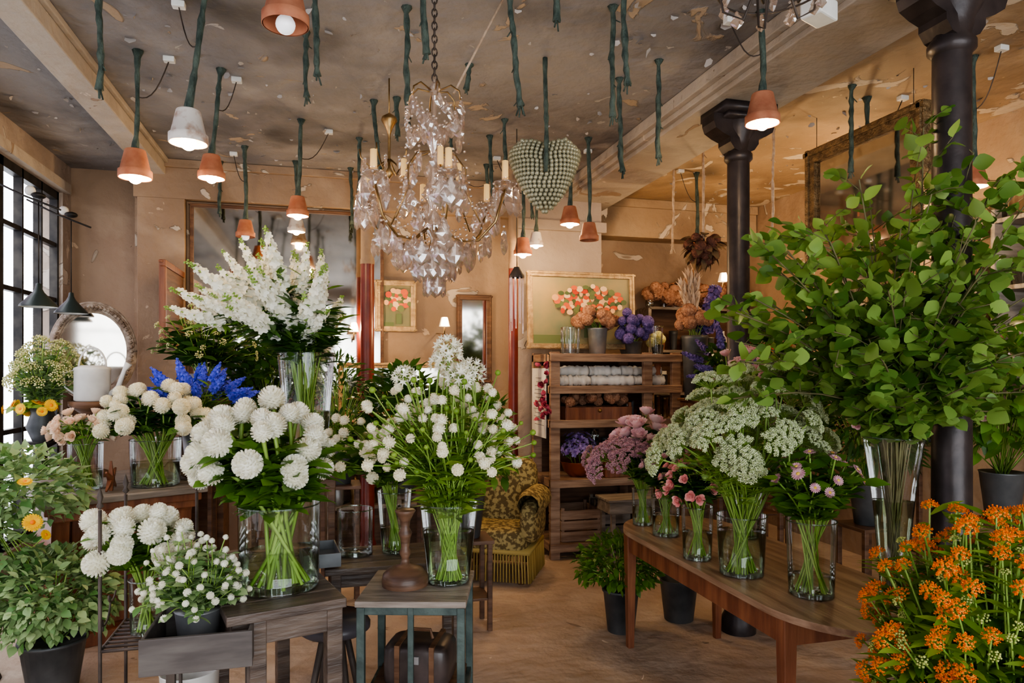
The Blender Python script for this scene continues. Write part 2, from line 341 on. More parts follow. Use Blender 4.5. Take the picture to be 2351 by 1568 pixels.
# beams
build('trim_beam_right',join(bx(2.28,2.76,YF,YB-.01,3.30,CEIL-.002),bx(2.20,2.28,YF,YB-.01,3.37,CEIL-.002),bx(2.24,2.28,YF,YB-.01,3.33,3.37)),beamM,smooth=False,bevel=.006)
build('trim_beam_left',join(bx(-1.5,-1.33,YF,6.59,3.32,CEIL-.002),bx(-1.33,-1.30,YF,6.59,3.41,CEIL-.002)),beamM,smooth=False,bevel=.006)
build('trim_lintel_back',join(bx(-1.58,1.74,6.5,6.599,3.12,CEIL-.002),bx(-1.58,1.74,6.46,6.5,3.38,CEIL-.002)),wallM,smooth=False,bevel=.005)
build('trim_chimney_breast',join(bx(1.76,2.62,6.42,6.999,0,CEIL-.002),bx(1.73,2.66,6.38,6.42,3.0,3.1)),wallG,smooth=False,bevel=.005)
build('trim_pilaster',bx(-1.55,-1.18,6.50,6.60,0,3.12),wallM,smooth=False,bevel=.004)
build('trim_lintel_right',join(bx(2.66,4.59,6.75,6.999,3.05,CEIL-.002),bx(2.66,4.59,6.72,6.75,3.36,CEIL-.002)),ceilR,smooth=False,bevel=.005)
build('trim_window_reveal',bx(XL+.001,XL+.05,.1,6.85,3.18,3.26),beamM,smooth=False)
# street outside
build('street_pavement',bx(-14,-2.45,-8,14,-.12,-.02),M('pavement',(.35,.35,.36),(.45,.45,.45),.9),smooth=False)
fac=G('street_facade',(-7.5,4,0))
fac.p('facade_wall',bx(-.3,0,-9,15,0,7.5),M('facade_stone',(.26,.17,.22),(.36,.25,.31),.9,scale=1),False)
fac.p('facade_shopfront',join(*[bx(.0,.06,y,y+1.6,.4,2.3) for y in np.arange(-8,14,2.3)],*[bx(.0,.06,y,y+.9,3.4,5.0) for y in np.arange(-8,14,2.3)]),M('facade_white',(.8,.82,.85),None,.6),False)
# columns
ironcol=M('cast_iron',(.022,.017,.018),(.055,.042,.04),.38,metal=.3,scale=8,bump=.1)
redcol=M('red_column',(.10,.014,.011),(.17,.03,.02),.35,scale=6)
def column(name,x,y,r,mat,cap=True):
    g=G(name,(x,y,0))
    top=3.04 if cap else 2.58
    g.p('shaft',lathe([(r*1.5,0),(r*1.5,.08),(r*1.2,.12),(r*1.25,.16),(r,.2),(r*.95,top)],24),mat)
    if not cap: g.p('upper_shaft',lathe([(r*1.02,2.56),(r*1.02,2.60),(r*.95,2.61),(r*.95,CEIL)],24),wallM)
    if cap:
        g.p('capital',join(lathe([(r*.95,2.96),(r*1.2,2.98),(r*1.2,3.01),(r,3.03),(r*1.1,3.1),(r*1.5,3.16),(r*1.5,3.22)],24),box(0,0,3.27,.36,.30,.055),box(0,0,3.225,.30,.26,.035)),mat)
        br=[]
        for s in(-1,1):
            prof=[(0,3.0),(.07,3.03),(.10,3.07),(.10,3.10),(.15,3.12),(.20,3.15),(.215,3.19),(.215,3.24),(0,3.24)]
            V=[(s*a,-.07,b) for a,b in prof]+[(s*a,.07,b) for a,b in prof]; n=len(prof)
            F=[(i,(i+1)%n,(i+1)%n+n,i+n) for i in range(n)]
            for off in(0,n):
                for i in range(1,n-2): F.append((n-1+off,i-1+off,i+off))
                F.append((n-1+off,n-3+off,n-2+off))
            br.append(TT(V,F))
        g.p('brackets',join(*br),mat,False)
column('cast_iron_column',2.52,2.34,.076,ironcol); column('cast_iron_column',2.52,3.90,.072,ironcol)
x,y,_=sv(843,6.0); column('red_column',x,y,.06,redcol,False)
x,y,_=sv(1178,6.25); column('red_column',x,y,.045,redcol,False)
# ================================================================== CEILING CABLES + LAMPS
def wrapped(px,d,zb,mat=None,r=.018,lean=0,name='hanging_wrapped_cable'):
    x,y,_=sv(px,d); g=G(name,(x,y,CEIL)); L=CEIL-zb; k=max(8,int(L/.03))
    P=np.stack([lean*np.linspace(0,1,k)**1.3+np.cumsum(U(-.004,.004,k)),np.cumsum(U(-.004,.004,k)),np.linspace(0,-L,k)],1)
    R=r*U(.7,1.25,k); R[0]=r*2.0; R[-1]=r*1.4
    g.p('wrapped_stem',tube(P,R,7),mat or cable)
    g.p('tie_ends',join(*[tube([P[-1]+[0,0,.02],P[-1]+np.array([U(-.02,.02),U(-.02,.02),-U(.01,.05)])],.004,4) for _ in range(5)],*[tube([P[i],P[i]+np.array([U(-.03,.03),U(-.03,.03),-U(.02,.05)])],.003,4) for i in range(2,k-1,5)]),mat or cable)
for a in [(225,3.2,2.94),(340,3.0,3.40),(722,3.25,3.02),(700,3.7,3.10),(932,3.45,2.9),(962,3.1,3.06),(1172,3.2,2.87,.06),(1272,3.2,3.25),(1408,3.45,2.9),(1432,3.25,2.98),(1422,4.3,2.88),(1512,4.05,2.88),(1158,5.0,2.9),(1125,5.35,2.95),(1078,4.1,3.30),(858,4.65,2.98),(825,5.4,3.05),(910,4.6,3.2),(1215,5.9,2.95),(1955,4.4,2.9),(1035,5.2,3.1),(505,6.0,3.0),(805,6.2,2.95)]:
    wrapped(a[0],a[1],a[2],lean=a[3] if len(a)>3 else U(-.02,.03),r=.0145)
for a in [(1547,6.0,2.7),(1615,5.6,2.75),(1775,5.2,2.7)]: wrapped(*a,mat=rope,r=.010,name='hanging_rope')
def lamp(px,d,zb,D=.165,mat=None,lit=1,lean=0,energy=26,bulb=True,leanx=0):
    x,y,_=sv(px,d); h=D*.9; g=G('terracotta_pot_lamp',(x,y,zb)); R=D/2
    g.p('pot',lathe([(R*.97,0),(R,.002),(R*1.0,h*.26),(R*.90,h*.28),(R*.62,h*.97),(R*.58,h),(.018,h)],28),mat or terra)
    g.p('pot_inside',lathe([(R*.93,.002),(R*.88,h*.25),(R*.56,h*.95),(.012,h*.95)],24),terra_in_glow if lit==1 else terra)
    if bulb: g.p('bulb',sph(R*.42,14,10,(0,0,h*.03)),bulbM if lit==1 else bulbOff); g.p('socket',lathe([(.016,h*.3),(.018,h*.95)],12),iron)
    L=CEIL-zb-h; k=max(8,int(L/.035)); t=np.linspace(0,1,k)
    P=np.stack([lean*t**1.2+np.sin(t*5)*.006,leanx*t,h+L*t],1); Rr=.0145*U(.75,1.25,k); Rr[-1]=.032; Rr[0]=.022; Rr[1]=.02
    g.p('wrapped_stem',tube(P,Rr,7),cable)
    a=U(0,6); q=U(.12,.3); e=np.array([lean+math.cos(a)*q,math.sin(a)*q,h+L-.02]); s=P[int(k*.5)]
    cv=[s+(e-s)*u+np.array([0,0,-.08*math.sin(pi*u)]) for u in np.linspace(0,1,8)]
    g.p('flex',tube(cv,.0035,4),rust); g.p('junction_box',box(e[0],e[1],h+L-.015,.06,.045,.03),white_en,False,.004)
    if lit==1: g.light('lamp_light',(0,0,-.02),energy)
lamp(655,2.5,2.885,.165,lit=2)
lamp(310,3.92,2.73,.176,lean=.02); lamp(432,3.2,2.69,.17,terra_w,lean=.09); lamp(485,4.15,2.79,.155,lean=.06)
lamp(683,5.0,2.755,.155,lean=.03); lamp(563,5.6,2.72,.15,lit=0); lamp(680,6.0,2.84,.15,terra_w)
lamp(1308,5.6,2.82,.16); lamp(1352,5.4,2.656,.15,lit=0,bulb=False); lamp(1200,5.8,2.61,.155); lamp(1230,6.0,2.72,.13,terra_w); lamp(1118,6.1,2.97,.11,lit=0)
lamp(1750,3.5,2.886,.17,energy=32); lamp(1992,4.6,2.66,.15,energy=46); lamp(2235,4.0,2.7,.15,energy=30); lamp(2090,5.6,2.7,.15,energy=50)
lamp(1600,6.35,2.75,.14,energy=22)
# ================================================================== CHANDELIER
def crystalM():
    m=bpy.data.materials.new('cut_crystal'); m.use_nodes=True; N=m.node_tree.nodes; L=m.node_tree.links; N.remove(N['Principled BSDF'])
    g=N.new('ShaderNodeBsdfGlass'); g.inputs['IOR'].default_value=1.5; g.inputs[0].default_value=(1,.95,.91,1)
    gl=N.new('ShaderNodeBsdfGlossy'); gl.inputs['Roughness'].default_value=.04; d=N.new('ShaderNodeBsdfTranslucent'); d.inputs[0].default_value=(.95,.82,.75,1)
    t=N.new('ShaderNodeBsdfTransparent'); t.inputs[0].default_value=(.97,.93,.90,1)
    a=N.new('ShaderNodeMixShader'); a.inputs[0].default_value=.42; L.new(g.outputs[0],a.inputs[1]); L.new(gl.outputs[0],a.inputs[2])
    b=N.new('ShaderNodeMixShader'); b.inputs[0].default_value=.22; L.new(a.outputs[0],b.inputs[1]); L.new(d.outputs[0],b.inputs[2])
    c=N.new('ShaderNodeMixShader'); c.inputs[0].default_value=.26; L.new(b.outputs[0],c.inputs[1]); L.new(t.outputs[0],c.inputs[2])
    L.new(c.outputs[0],N['Material Output'].inputs[0]); return m
crysM=crystalM()
def pend():  # flat leaf-shaped faceted drop, hanging down from origin, length 1
    out=[(0,0),(.10,-.08),(.07,-.16),(.26,-.34),(.20,-.42),(.36,-.62),(.24,-.80),(0,-1.0),(-.24,-.80),(-.36,-.62),(-.20,-.42),(-.26,-.34),(-.07,-.16),(-.10,-.08)]
    V=[(a,0,b) for a,b in out]+[(a*.5,.09,b*.8-.1) for a,b in out]+[(a*.5,-.09,b*.8-.1) for a,b in out]; n=len(out); F=[]
    for i in range(n):
        j=(i+1)%n; F+= [(i,j,n+j,n+i),(j,i,2*n+i,2*n+j)]
    V+=[(0,.11,-.58),(0,-.11,-.58)]
    for i in range(n):
        j=(i+1)%n; F+=[(n+i,n+j,3*n),(2*n+j,2*n+i,3*n+1)]
    return TT(V,F)
PEND=pend()
waxM=M('candle_wax',(.80,.50,.20),None,.5,emit=.3,ecol=(1,.65,.25))
def hangcrystals(g,P,S,A):
    P=np.array(P);S=np.array(S);A=np.array(A)+pi/2+U(-.6,.6,len(A)); c=np.cos(A);s=np.sin(A)
    mats=np.zeros((len(A),3,3)); mats[:,0,0]=c;mats[:,0,1]=-s;mats[:,1,0]=s;mats[:,1,1]=c;mats[:,2,2]=1; mats*=S[:,None,None]
    g.p('crystal_pendants',inst(PEND,mats,P),crysM,False)
def chandelier(name,x,y,zt,zb,R,n=6,chain_top=CEIL):
    g=G(name,(x,y,0)); H=zt-zb
    ch=[]; z=zt; i=0
    link=tube([(.012*math.cos(a),0,.02*math.sin(a)) for a in np.linspace(0,2*pi,11)],.0035,4)
    while z<chain_top-.02: ch.append(mv(link,(0,0,z),1,(i%2)*pi/2)); z+=.03; i+=1
    ch.append(lathe([(.05,chain_top-.001),(.045,chain_top-.02),(.01,chain_top-.04)],16))
    g.p('chain',join(*ch),rust)
    hubz=zb+H*.30
    g.p('centre_shaft',lathe([(.006,zt),(.01,zt-.02),(.03,zt-.05),(.012,zt-.09),(.01,zt-.2),(.035,zt-.24),(.045,zt-.28),(.02,zt-.33),(.012,zt-.4),(.03,zt-.46),(.045,zt-.52),(.025,zt-.58),(.012,hubz+.08),(.04,hubz+.04),(.045,hubz),(.02,hubz-.04),(.01,hubz-.1),(.008,zb+.1)],16),crysM)
    g.p('hub',lathe([(.02,hubz+.02),(.035,hubz+.005),(.03,hubz-.02),(.012,hubz-.04)],16),brass)
    arms=[];cups=[];cand=[];P=[];S=[];A=[];beadp=[]
    def hang(px,py,pz,s,a,dr=.012): P.append((px,py,pz-dr)); S.append(s); A.append(a); beadp.append((px,py,pz))
    for i in range(n):
        a=2*pi*i/n+.55; c,s=math.cos(a),math.sin(a)
        zc=hubz+.15+.02*(i%2)
        pr=[(.04,hubz),(.12,hubz-.06),(.21,hubz-.06),(.29,hubz+.02),(R,zc)]
        arms.append(tube([(r*c,r*s,z) for r,z in pr],.006,6))
        arms.append(tube([(r*c,r*s,z) for r,z in [(.03,zt-.34),(.10,zt-.36),(.15,zt-.43),(.15,zt-.53),(.22,hubz+.02)]],.004,5))
        arms.append(tube([(r*c,r*s,z) for r,z in [(.02,zt-.06),(.08,zt-.04),(.12,zt-.07),(.125,zt-.11)]],.004,5))
        cups.append(mv(lathe([(.008,-.01),(.03,0),(.052,.018),(.056,.022),(.03,.012),(.012,.02),(.016,.045)],14),(R*c,R*s,zc)))
        cand.append(mv(lathe([(.012,.03),(.015,.04),(.0145,.12),(.0001,.125)],10),(R*c,R*s,zc)))
        if i%2==0: cand.append(mv(lathe([(.012,.03),(.014,.04),(.0135,.11),(.0001,.115)],10),(.15*c,.15*s,zt-.47)))
        for q in range(7):
            b=a+q*pi/3.5; hang(R*c+.052*math.cos(b),R*s+.052*math.sin(b),zc+.015,U(.05,.075) if q%3 else .14,b)
        for q in range(6):
            f=.30+.13*q; hang(R*f*c+U(-.02,.02),R*f*s+U(-.02,.02),hubz-.05+(.05*f),U(.07,.125),a+U(-.5,.5)); 
        for q in range(5): hang(.13*math.cos(a+q*.21),.13*math.sin(a+q*.21),zt-.10-q*.03,U(.06,.10),a)
        hang(.15*c,.15*s,zt-.5,.13,a); hang(.09*c,.09*s,zt-.33,.11,a); hang(.14*c,.14*s,zt-.42,.11,a+.4); hang(.05*c,.05*s,zt-.2,.09,a+.4)
    for k in range(14):
        a=k*pi/7; hang(.09*math.cos(a),.09*math.sin(a),hubz-.12,.11,a); hang(.17*math.cos(a+.2),.17*math.sin(a+.2),hubz-.06,.12,a)
        if k%2: hang(.045*math.cos(a),.045*math.sin(a),hubz-.20,.10,a)
    hang(0,0,zb+.14,.14,0)
    hangcrystals(g,P,S,A)
    strand=[]
    for i in range(n):
        a=2*pi*i/n+.55; b=a+2*pi/n
        for t in np.linspace(0,1,16):
            aa=a+(b-a)*t; rr=R*.97; strand.append((rr*math.cos(aa)*(1-.12*math.sin(pi*t)),rr*math.sin(aa)*(1-.12*math.sin(pi*t)),hubz+.15-.10*math.sin(pi*t)))
        for t in np.linspace(0,1,16): strand.append((.125*math.cos(a)+( R*.6-.125)*math.cos(a)*t,.125*math.sin(a)+(R*.6-.125)*math.sin(a)*t,zt-.12-(zt-.12-hubz)*t**.7))
    allb=np.array(beadp+strand); g.p('crystal_beads',inst(sph(.5,6,4),np.tile(np.eye(3),(len(allb),1,1))*.014,allb),crysM)
    g.p('arms',join(*arms),brass); g.p('bobeche_cups',join(*cups),crysM); g.p('candles',join(*cand),waxM)
CX,CY,_=sv(997,3.2); chandelier('crystal_chandelier',CX,CY,2.99,2.0,.335)
# partial brass chandelier at top right (only its lower ring hangs into view)
x,y,_=sv(1775,2.45); g=G('brass_ring_chandelier',(x,y,-.12))
g.p('arms',join(*[tube([(.03*math.cos(a),.03*math.sin(a),3.2),(.10*math.cos(a),.10*math.sin(a),3.02),(.17*math.cos(a),.17*math.sin(a),3.06),(.19*math.cos(a),.19*math.sin(a),3.2)],.005,5) for a in np.arange(0,6.28,1.257)],tube([(.19*math.cos(a),.19*math.sin(a),3.12) for a in np.linspace(0,2*pi,33)],.004,5),tube([(0,0,3.1),(0,0,CEIL+.12)],.008,6)),rust)
hangcrystals(g,[(.17*math.cos(a),.17*math.sin(a),3.11) for a in np.arange(0,6.28,.6)]+[(0,0,3.1)],[.07]*12,[0.5]*12)
x,y,_=sv(1880,2.75); g=G('ceiling_junction_box',(x,y,3.07)); g.p('box_body',join(box(0,0,0,.13,.09,.08,.4)),white_en,False,.008); g.p('conduit',tube([(0,0,.04),(0,0,3.30-3.07 if x>2.28 else CEIL-.08-3.07)],.012,8),iron)
# small brass pendant fitting behind the chandelier
x,y,_=sv(893,4.3); g=G('small_brass_chandelier',(x,y,0))
g.p('brass_cone',join(lathe([(.0001,3.24),(.045,3.21),(.05,3.19),(.02,3.14),(.008,3.10),(.008,2.9),(.03,2.86),(.0001,2.83)],18),tube([(0,0,3.2),(0,0,CEIL)],.005,5),*[tube([(.01*math.cos(a),.01*math.sin(a),2.95),(.1*math.cos(a),.1*math.sin(a),2.88),(.17*math.cos(a),.17*math.sin(a),2.95),(.18*math.cos(a),.18*math.sin(a),3.0)],.005,5) for a in np.arange(0,6.28,1.05)]),brass)
hangcrystals(g,[(.16*math.cos(a),.16*math.sin(a),2.94) for a in np.arange(0,6.28,.5)],[.09]*13,[0.3]*13)
# right-room candle chandelier, lit
x,y,_=sv(1965,5.4); g=G('lit_candle_chandelier',(x,y,0)); aa=np.arange(0,6.28,1.047)
g.p('arms',join(tube([(0,0,2.55),(0,0,CEIL)],.006,6),lathe([(.0001,2.50),(.04,2.55),(.015,2.62),(.03,2.7),(.0001,2.74)],14),*[tube([(.02*math.cos(a),.02*math.sin(a),2.56),(.12*math.cos(a),.12*math.sin(a),2.50),(.2*math.cos(a),.2*math.sin(a),2.55),(.22*math.cos(a),.22*math.sin(a),2.62)],.006,5) for a in aa]),brass)
g.p('candle_sleeves',join(*[mv(lathe([(.011,0),(.011,.07),(.0001,.072)],8),(.22*math.cos(a),.22*math.sin(a),2.62)) for a in aa]),waxM)
g.p('flame_bulbs',join(*[sph(.014,8,6,(.22*math.cos(a),.22*math.sin(a),2.72),0,(1,1,1.9)) for a in aa]),bulbM)
hangcrystals(g,[(.18*math.cos(a),.18*math.sin(a),2.53) for a in np.arange(0,6.28,.4)],[.08]*16,[.2]*16); g.light('candle_light',(0,0,2.85),30)
# guy line
ax,ay,_=sv(1165,3.3); build('ceiling_tie_rope',tube([(ax,ay,CEIL-.001),((ax+CX)/2+.03,(ay+CY)/2,3.16),(CX+.09,CY,2.93)],.006,6),rope)
# icicle prisms
x,y,_=sv(1186,5.2); g=G('hanging_glass_prisms',(x,y,0)); g.p('cord',tube([(0,0,2.40),(0,0,CEIL)],.003,4),iron); g.p('top_ring',lathe([(.02,2.42),(.055,2.36),(.057,2.34)],16),rust)
g.p('prisms',join(*[mv(tube([(0,0,2.35),(0,0,1.92+U(-.03,.12))],[.007,.004],4),(.05*math.cos(a),.05*math.sin(a),0)) for a in np.arange(0,6.28,.7)]),crysM,False)
# bead heart
x,y,_=sv(1250,4.15); g=G('beaded_heart_ornament',(x,y,2.815),-.26)
pts=[]
for i,s in enumerate(np.linspace(0,1,18)):
    hw=.205*min(1,(s*3.5+.5))**.5*max(0,1-s**1.6)**.8+.012; n=max(4,int(2*pi*hw*.80/.0225))
    for j in range(n):
        a=2*pi*(j+.5*(i%2))/n; X=hw*math.cos(a); zz=.165-.385*s+ .03*(math.sin(min(1,abs(X)/.16)*pi*.6)-.5)*(1-s)**1.5
        pts.append((X,hw*.55*math.sin(a),zz))
for j in range(90): X=U(-.14,.14); pts.append((X,U(-.075,.075),.17+.03*(math.sin(min(1,abs(X)/.16)*pi*.6)-.5)))
pts=np.array(pts); g.p('glass_beads',inst(sph(1,8,6),np.tile(np.eye(3),(len(pts),1,1))*.0135,pts),M('bead_glass_green',(.34,.32,.20),(.50,.48,.34),.12,metal=.25,transl=.25,scale=3,spec=.8))
g.p('wire_core',lathe([(.0001,-.19),(.09,-.10),(.165,.04),(.17,.10),(.12,.14),(.0001,.145)],20),M('heart_core',(.17,.165,.10),None,.7)); g.e.children[-1].scale=(1,.5,1)
P=np.stack([np.sin(np.linspace(0,5,20))*.004,np.zeros(20),np.linspace(-.02,CEIL-2.815,20)],1); P[:,1]-=.135; g.p('wrapped_hanging_cable',tube(P,.014*U(.8,1.2,20),7),cable)
# ================================================================== BACK WALL FURNISHING
def framed(name,cx,y,cz,w,h,fw,fmat,pane,rz=0,rx=0,d=.04,pm=None):
    g=G(name,(cx,y,cz),rz); g.e.rotation_euler=(rx,0,rz)
    g.p('frame',join(box(0,0,h/2-fw/2,w,d,fw),box(0,0,-h/2+fw/2,w,d,fw),box(-w/2+fw/2,0,0,fw,d,h-2*fw),box(w/2-fw/2,0,0,fw,d,h-2*fw),box(0,-d*.3,h/2-fw*.3,w+.02,d*.8,fw*.35),box(0,-d*.3,-h/2+fw*.3,w+.02,d*.8,fw*.35),box(-w/2+fw*.3,-d*.3,0,fw*.35,d*.8,h),box(w/2-fw*.3,-d*.3,0,fw*.35,d*.8,h)),fmat,False,.004)
    g.p('pane',box(0,d*.1,0,w-2*fw+.01,d*.3,h-2*fw+.01),pane,False); return g
framed('large_wall_mirror',-.32,6.57,2.24,1.66,1.72,.03,wood_dk,mirrorM)
framed('low_wall_mirror',.70,6.55,1.42,1.2,.60,.05,gold,mirrorM)
def painting(name,cx,y,cz,w,h,n,rx=0,bg=((.42,.29,.13),(.18,.21,.13))):
    g=framed(name,cx,y,cz,w,h,.05,gold,M(name+'_canvas',bg[0],bg[1],.6,scale=2.2),0,rx)
    disc=lathe([(.0001,0),(.6,.0),(1,0)],8); mats=[M('paint_red',(.52,.05,.02),(.72,.18,.06),.6,island=1),M('paint_cream',(.70,.36,.16),(.84,.60,.36),.6,island=1),M('paint_green',(.06,.10,.04),(.17,.20,.08),.6,island=1)]
    out=[]
    for i in range(n):
        t=2.4*i; r=math.sqrt(i/n)*.5; px,pz=r*math.cos(t)*w*.66+w*.06,r*math.sin(t)*h*.40+h*.12; mi=2 if i%3==2 else (i%2)
        v,f,m=setm(mv(disc,(0,0,0),(U(.018,.038),U(.018,.034),1)),mi)
        out.append((np.stack([v[:,0]+px,np.full(len(v),-.012-.0002*i),pz+v[:,1]],1),f,m))
    out.append(setm(box(w*.08,-.011,-h*.25,w*.13,.004,h*.2),2)); out.append(setm(box(-w*.25,-.010,-h*.38,w*.4,.003,h*.12),2))
    g.p('painted_flowers',join(*out),mats,False)
painting('flower_painting',2.30,6.12,2.205,1.06,.72,90,rx=-.05)
painting('small_flower_painting',.62,6.575,2.25,.38,.48,30,bg=((.26,.20,.10),(.13,.15,.08)))
framed('dark_picture_frame',1.37,6.575,1.95,.34,.85,.05,wood_dk,mirrorM)
framed('hanging_ornate_mirror',3.38,3.82,2.80,1.04,.86,.10,gold_dk,mirrorM,rz=-pi/2,rx=0,d=.06)
build('mirror_hanging_wire',join(tube([(3.38,3.4,3.2),(3.38,3.4,CEIL)],.003,4),tube([(3.38,4.25,3.2),(3.38,4.25,CEIL)],.003,4)),iron)
g=framed('hung_wood_panel',-1.2,6.17,2.16,.80,.66,.05,wood_red,wood_dk,rz=-pi/2)
# pendant enamel lamps near window
for px,d,zb in ((88,4.75,2.08),(163,5.36,2.085)):
    x,y,_=sv(px,d); g=G('enamel_pendant_lamp',(x,y,zb)); g.p('shade',lathe([(.115,0),(.112,.012),(.035,.10),(.02,.13),(.016,.16),(.0001,.165)],28),M('shade_green',(.02,.03,.028),None,.35)); g.p('shade_inner',lathe([(.11,.002),(.03,.095)],28),white_en)
    g.p('cord',tube([(0,0,.16),(0,0,.72)],.004,5),iron); g.p('bracket',join(tube([(-(x-XL),0,.86),(-.1,0,.76),(.15,-.05,.66)],.007,5),sph(.045,12,8,(0,0,.76),0,(1,1,.5)),sph(.035,8,6,(-.05,0,.79),1)),[iron,white_en])
# oval mirror
x,y,_=sv(214,5.55); g=G('oval_carved_mirror',(x,y,0),.15)
ov=lambda r,k:[(r*.27*math.cos(a),0,1.80+r*.35*math.sin(a)) for a in np.linspace(0,2*pi,k)]
g.p('frame',join(tube(ov(1,49),.034,8),tube(ov(1.1,49),.014,6),tube(ov(.9,49),.012,6),inst(OCT,frames(np.tile([0,0,1.],(60,1)),0,.02),np.array(ov(1.0,61)[:-1])+[0,-.03,0])),M('carved_frame_grey',(.20,.14,.10),(.44,.36,.29),.55,scale=20,bump=.6))
a=np.linspace(0,2*pi,41)[:-1]; g.p('glass',TT([(0,0.0,1.8)]+[(.25*math.cos(t),0.0,1.8+.33*math.sin(t)) for t in a],[(0,1+i,1+(i+1)%40) for i in range(40)]),mirrorM,False)
g.p('stand',join(tube([(0,.03,1.45),(0,.03,.1)],.018,8),lathe([(.2,0),(.18,.03),(.04,.08),(.02,.15)],20)),wood_dk)
# ================================================================== WOODEN SHELF UNIT
sx0,sx1,sy0,sy1=1.88,3.12,5.75,6.34
g=G('wooden_shelf_unit',(0,0,0))
ps=[]
for xx in (sx0+.04,2.80,sx1-.04):
    for yy in (sy0+.03,sy1-.03): ps.append(box(xx,yy,.905,.085,.05,1.81))
lv=[.12,.68,1.20,1.50,1.78]
for z in lv:
    for k in range(5): ps.append(box((sx0+sx1)/2,sy0+.06+k*.118,z,sx1-sx0,.10,.022))
    ps.append(box((sx0+sx1)/2,sy0+.0,z-.02,sx1-sx0+.02,.025,.07)); ps.append(box(sx0+.01,(sy0+sy1)/2,z-.02,.025,sy1-sy0,.07)); ps.append(box(sx1-.01,(sy0+sy1)/2,z-.02,.025,sy1-sy0,.07))
ps.append(box((sx0+sx1)/2,sy1,.9,sx1-sx0,.015,1.7,0,1))
g.p('frame_and_shelves',join(*ps),[wood_pl,wood_dk],False,.004)
g=G('hanging_notice_sheet',(sx0-.02,6.05,1.36)); g.p('sheet',box(0,0,0,.006,.42,.62),paper,False); g.p('written_lines',join(*[box(-.004,U(-.03,.03),.22-.035*i,.002,U(.15,.3),.006) for i in range(13)]),M('ink',(.25,.24,.25)),False)
g.p('peg',box(0,0,.32,.014,.3,.02),wood_dk,False)
g=G('dried_rose_garland',(sx0-.03,5.80,1.62)); g.p('blooms',inst(ROSE,frames(fib(26,-1,1)+[-.5,0,0],0,.035*U(.7,1.2,26)),np.stack([U(-.07,.02,26),U(-.10,.12,26),U(-.42,.10,26)],1)),M('petal_raspberry',(.30,.03,.07),(.62,.12,.18),.7,island=1)); g.p('cord',tube([(0,0,.1),(.0,0,.17),(.03,0,.17)],.004,4),iron)
# goods
g=G('rolled_paper_stack',(2.34,5.97,1.511))
def roll(L,r,loc,tw):
    k=24; P=np.stack([np.linspace(-L/2,L/2,k),np.sin(np.linspace(0,3,k))*.01,np.zeros(k)],1); R=r*U(.78,1.15,k); t=tube(P,R,14); V=t[0].copy(); V+=U(-.004,.004,V.shape); return mv((V,t[1],t[2]),loc,1,tw)
g.p('rolls',join(*[roll(.30+.1*(i%2),.046,(-.22+.36*(i%3)-(.0 if i<3 else .05),-.14+.06*(i//3),.047+.085*(i//3)),U(-.08,.08)) for i in range(6)],*[roll(.8,.045,(0,.06+.1*i,.05),0) for i in range(2)]),paper)
def crate(name,x,y,z,w,d,h,mat=wood_pl,rz=0):
    g=G(name,(x,y,z),rz); t=[box(0,0,.01,w,d,.018)]
    ns=max(1,int(h/.09))
    for i in range(ns):
        zz=.05+i*(h-.02)/ns; sh=(h/ns)*.8
        t+=[box(0,-d/2,zz,w,.014,sh),box(0,d/2,zz,w,.014,sh),box(-w/2,0,zz,.014,d,sh),box(w/2,0,zz,.014,d,sh)]
    for a in(-1,1):
        for b in(-1,1): t.append(box(a*(w/2-.012),b*(d/2-.012),h/2,.025,.025,h))
    g.p('slats',join(*t),mat,False,.002); return g
g=crate('wooden_drawer_box',2.34,5.92,1.213,.62,.26,.15,wood_red); g.p('knob',join(sph(.018,10,8,(-.0,-.15,.08))),brass)
g.p('dried_blooms',inst(HYD,frames(fib(30,.2,1),0,.048*U(.7,1.2,30)),np.stack([U(-.30,.28,30),U(-.12,.1,30),U(.15,.23,30)],1)),dried)
crate('slatted_crate',2.18,6.0,.133,.36,.36,.30); crate('slatted_crate',2.92,6.05,.133,.30,.36,.24); crate('slatted_crate',2.56,6.08,.133,.28,.30,.34,wood_gr)
g=G('small_wooden_stool',(2.47,5.52,0)); g.p('seat_box',join(box(0,0,.50,.40,.28,.10),box(0,0,.56,.43,.31,.02)),wood_gr,False,.004); g.p('legs',join(*[box(a*.16,b*.11,.225,.035,.035,.45) for a in(-1,1) for b in(-1,1)]+[box(0,-.11,.25,.3,.02,.03)]),wood_gr,False,.003)
g=G('copper_bowl_of_violets',(2.20,5.95,.693)); g.p('copper_bowl',lathe([(.08,0),(.13,.05),(.16,.13),(.165,.135),(.15,.125),(.0001,.11)],24),M('copper',(.45,.16,.08),None,.3,metal=.9)); g.p('blooms',inst(FL5,frames(fib(90,0,1),U(0,6,90),.030),fib(90,0,1)*[.17,.15,.20]*U(.7,1.1,(90,1))+[0,0,.15+.05]),M('violet_mix',(.12,.05,.30),(.50,.36,.75),.6,island=1)); bush(g,(0,0,.2),(.17,.15,.18),110,L_ov,.045,leafB,lo=0,ns=10)
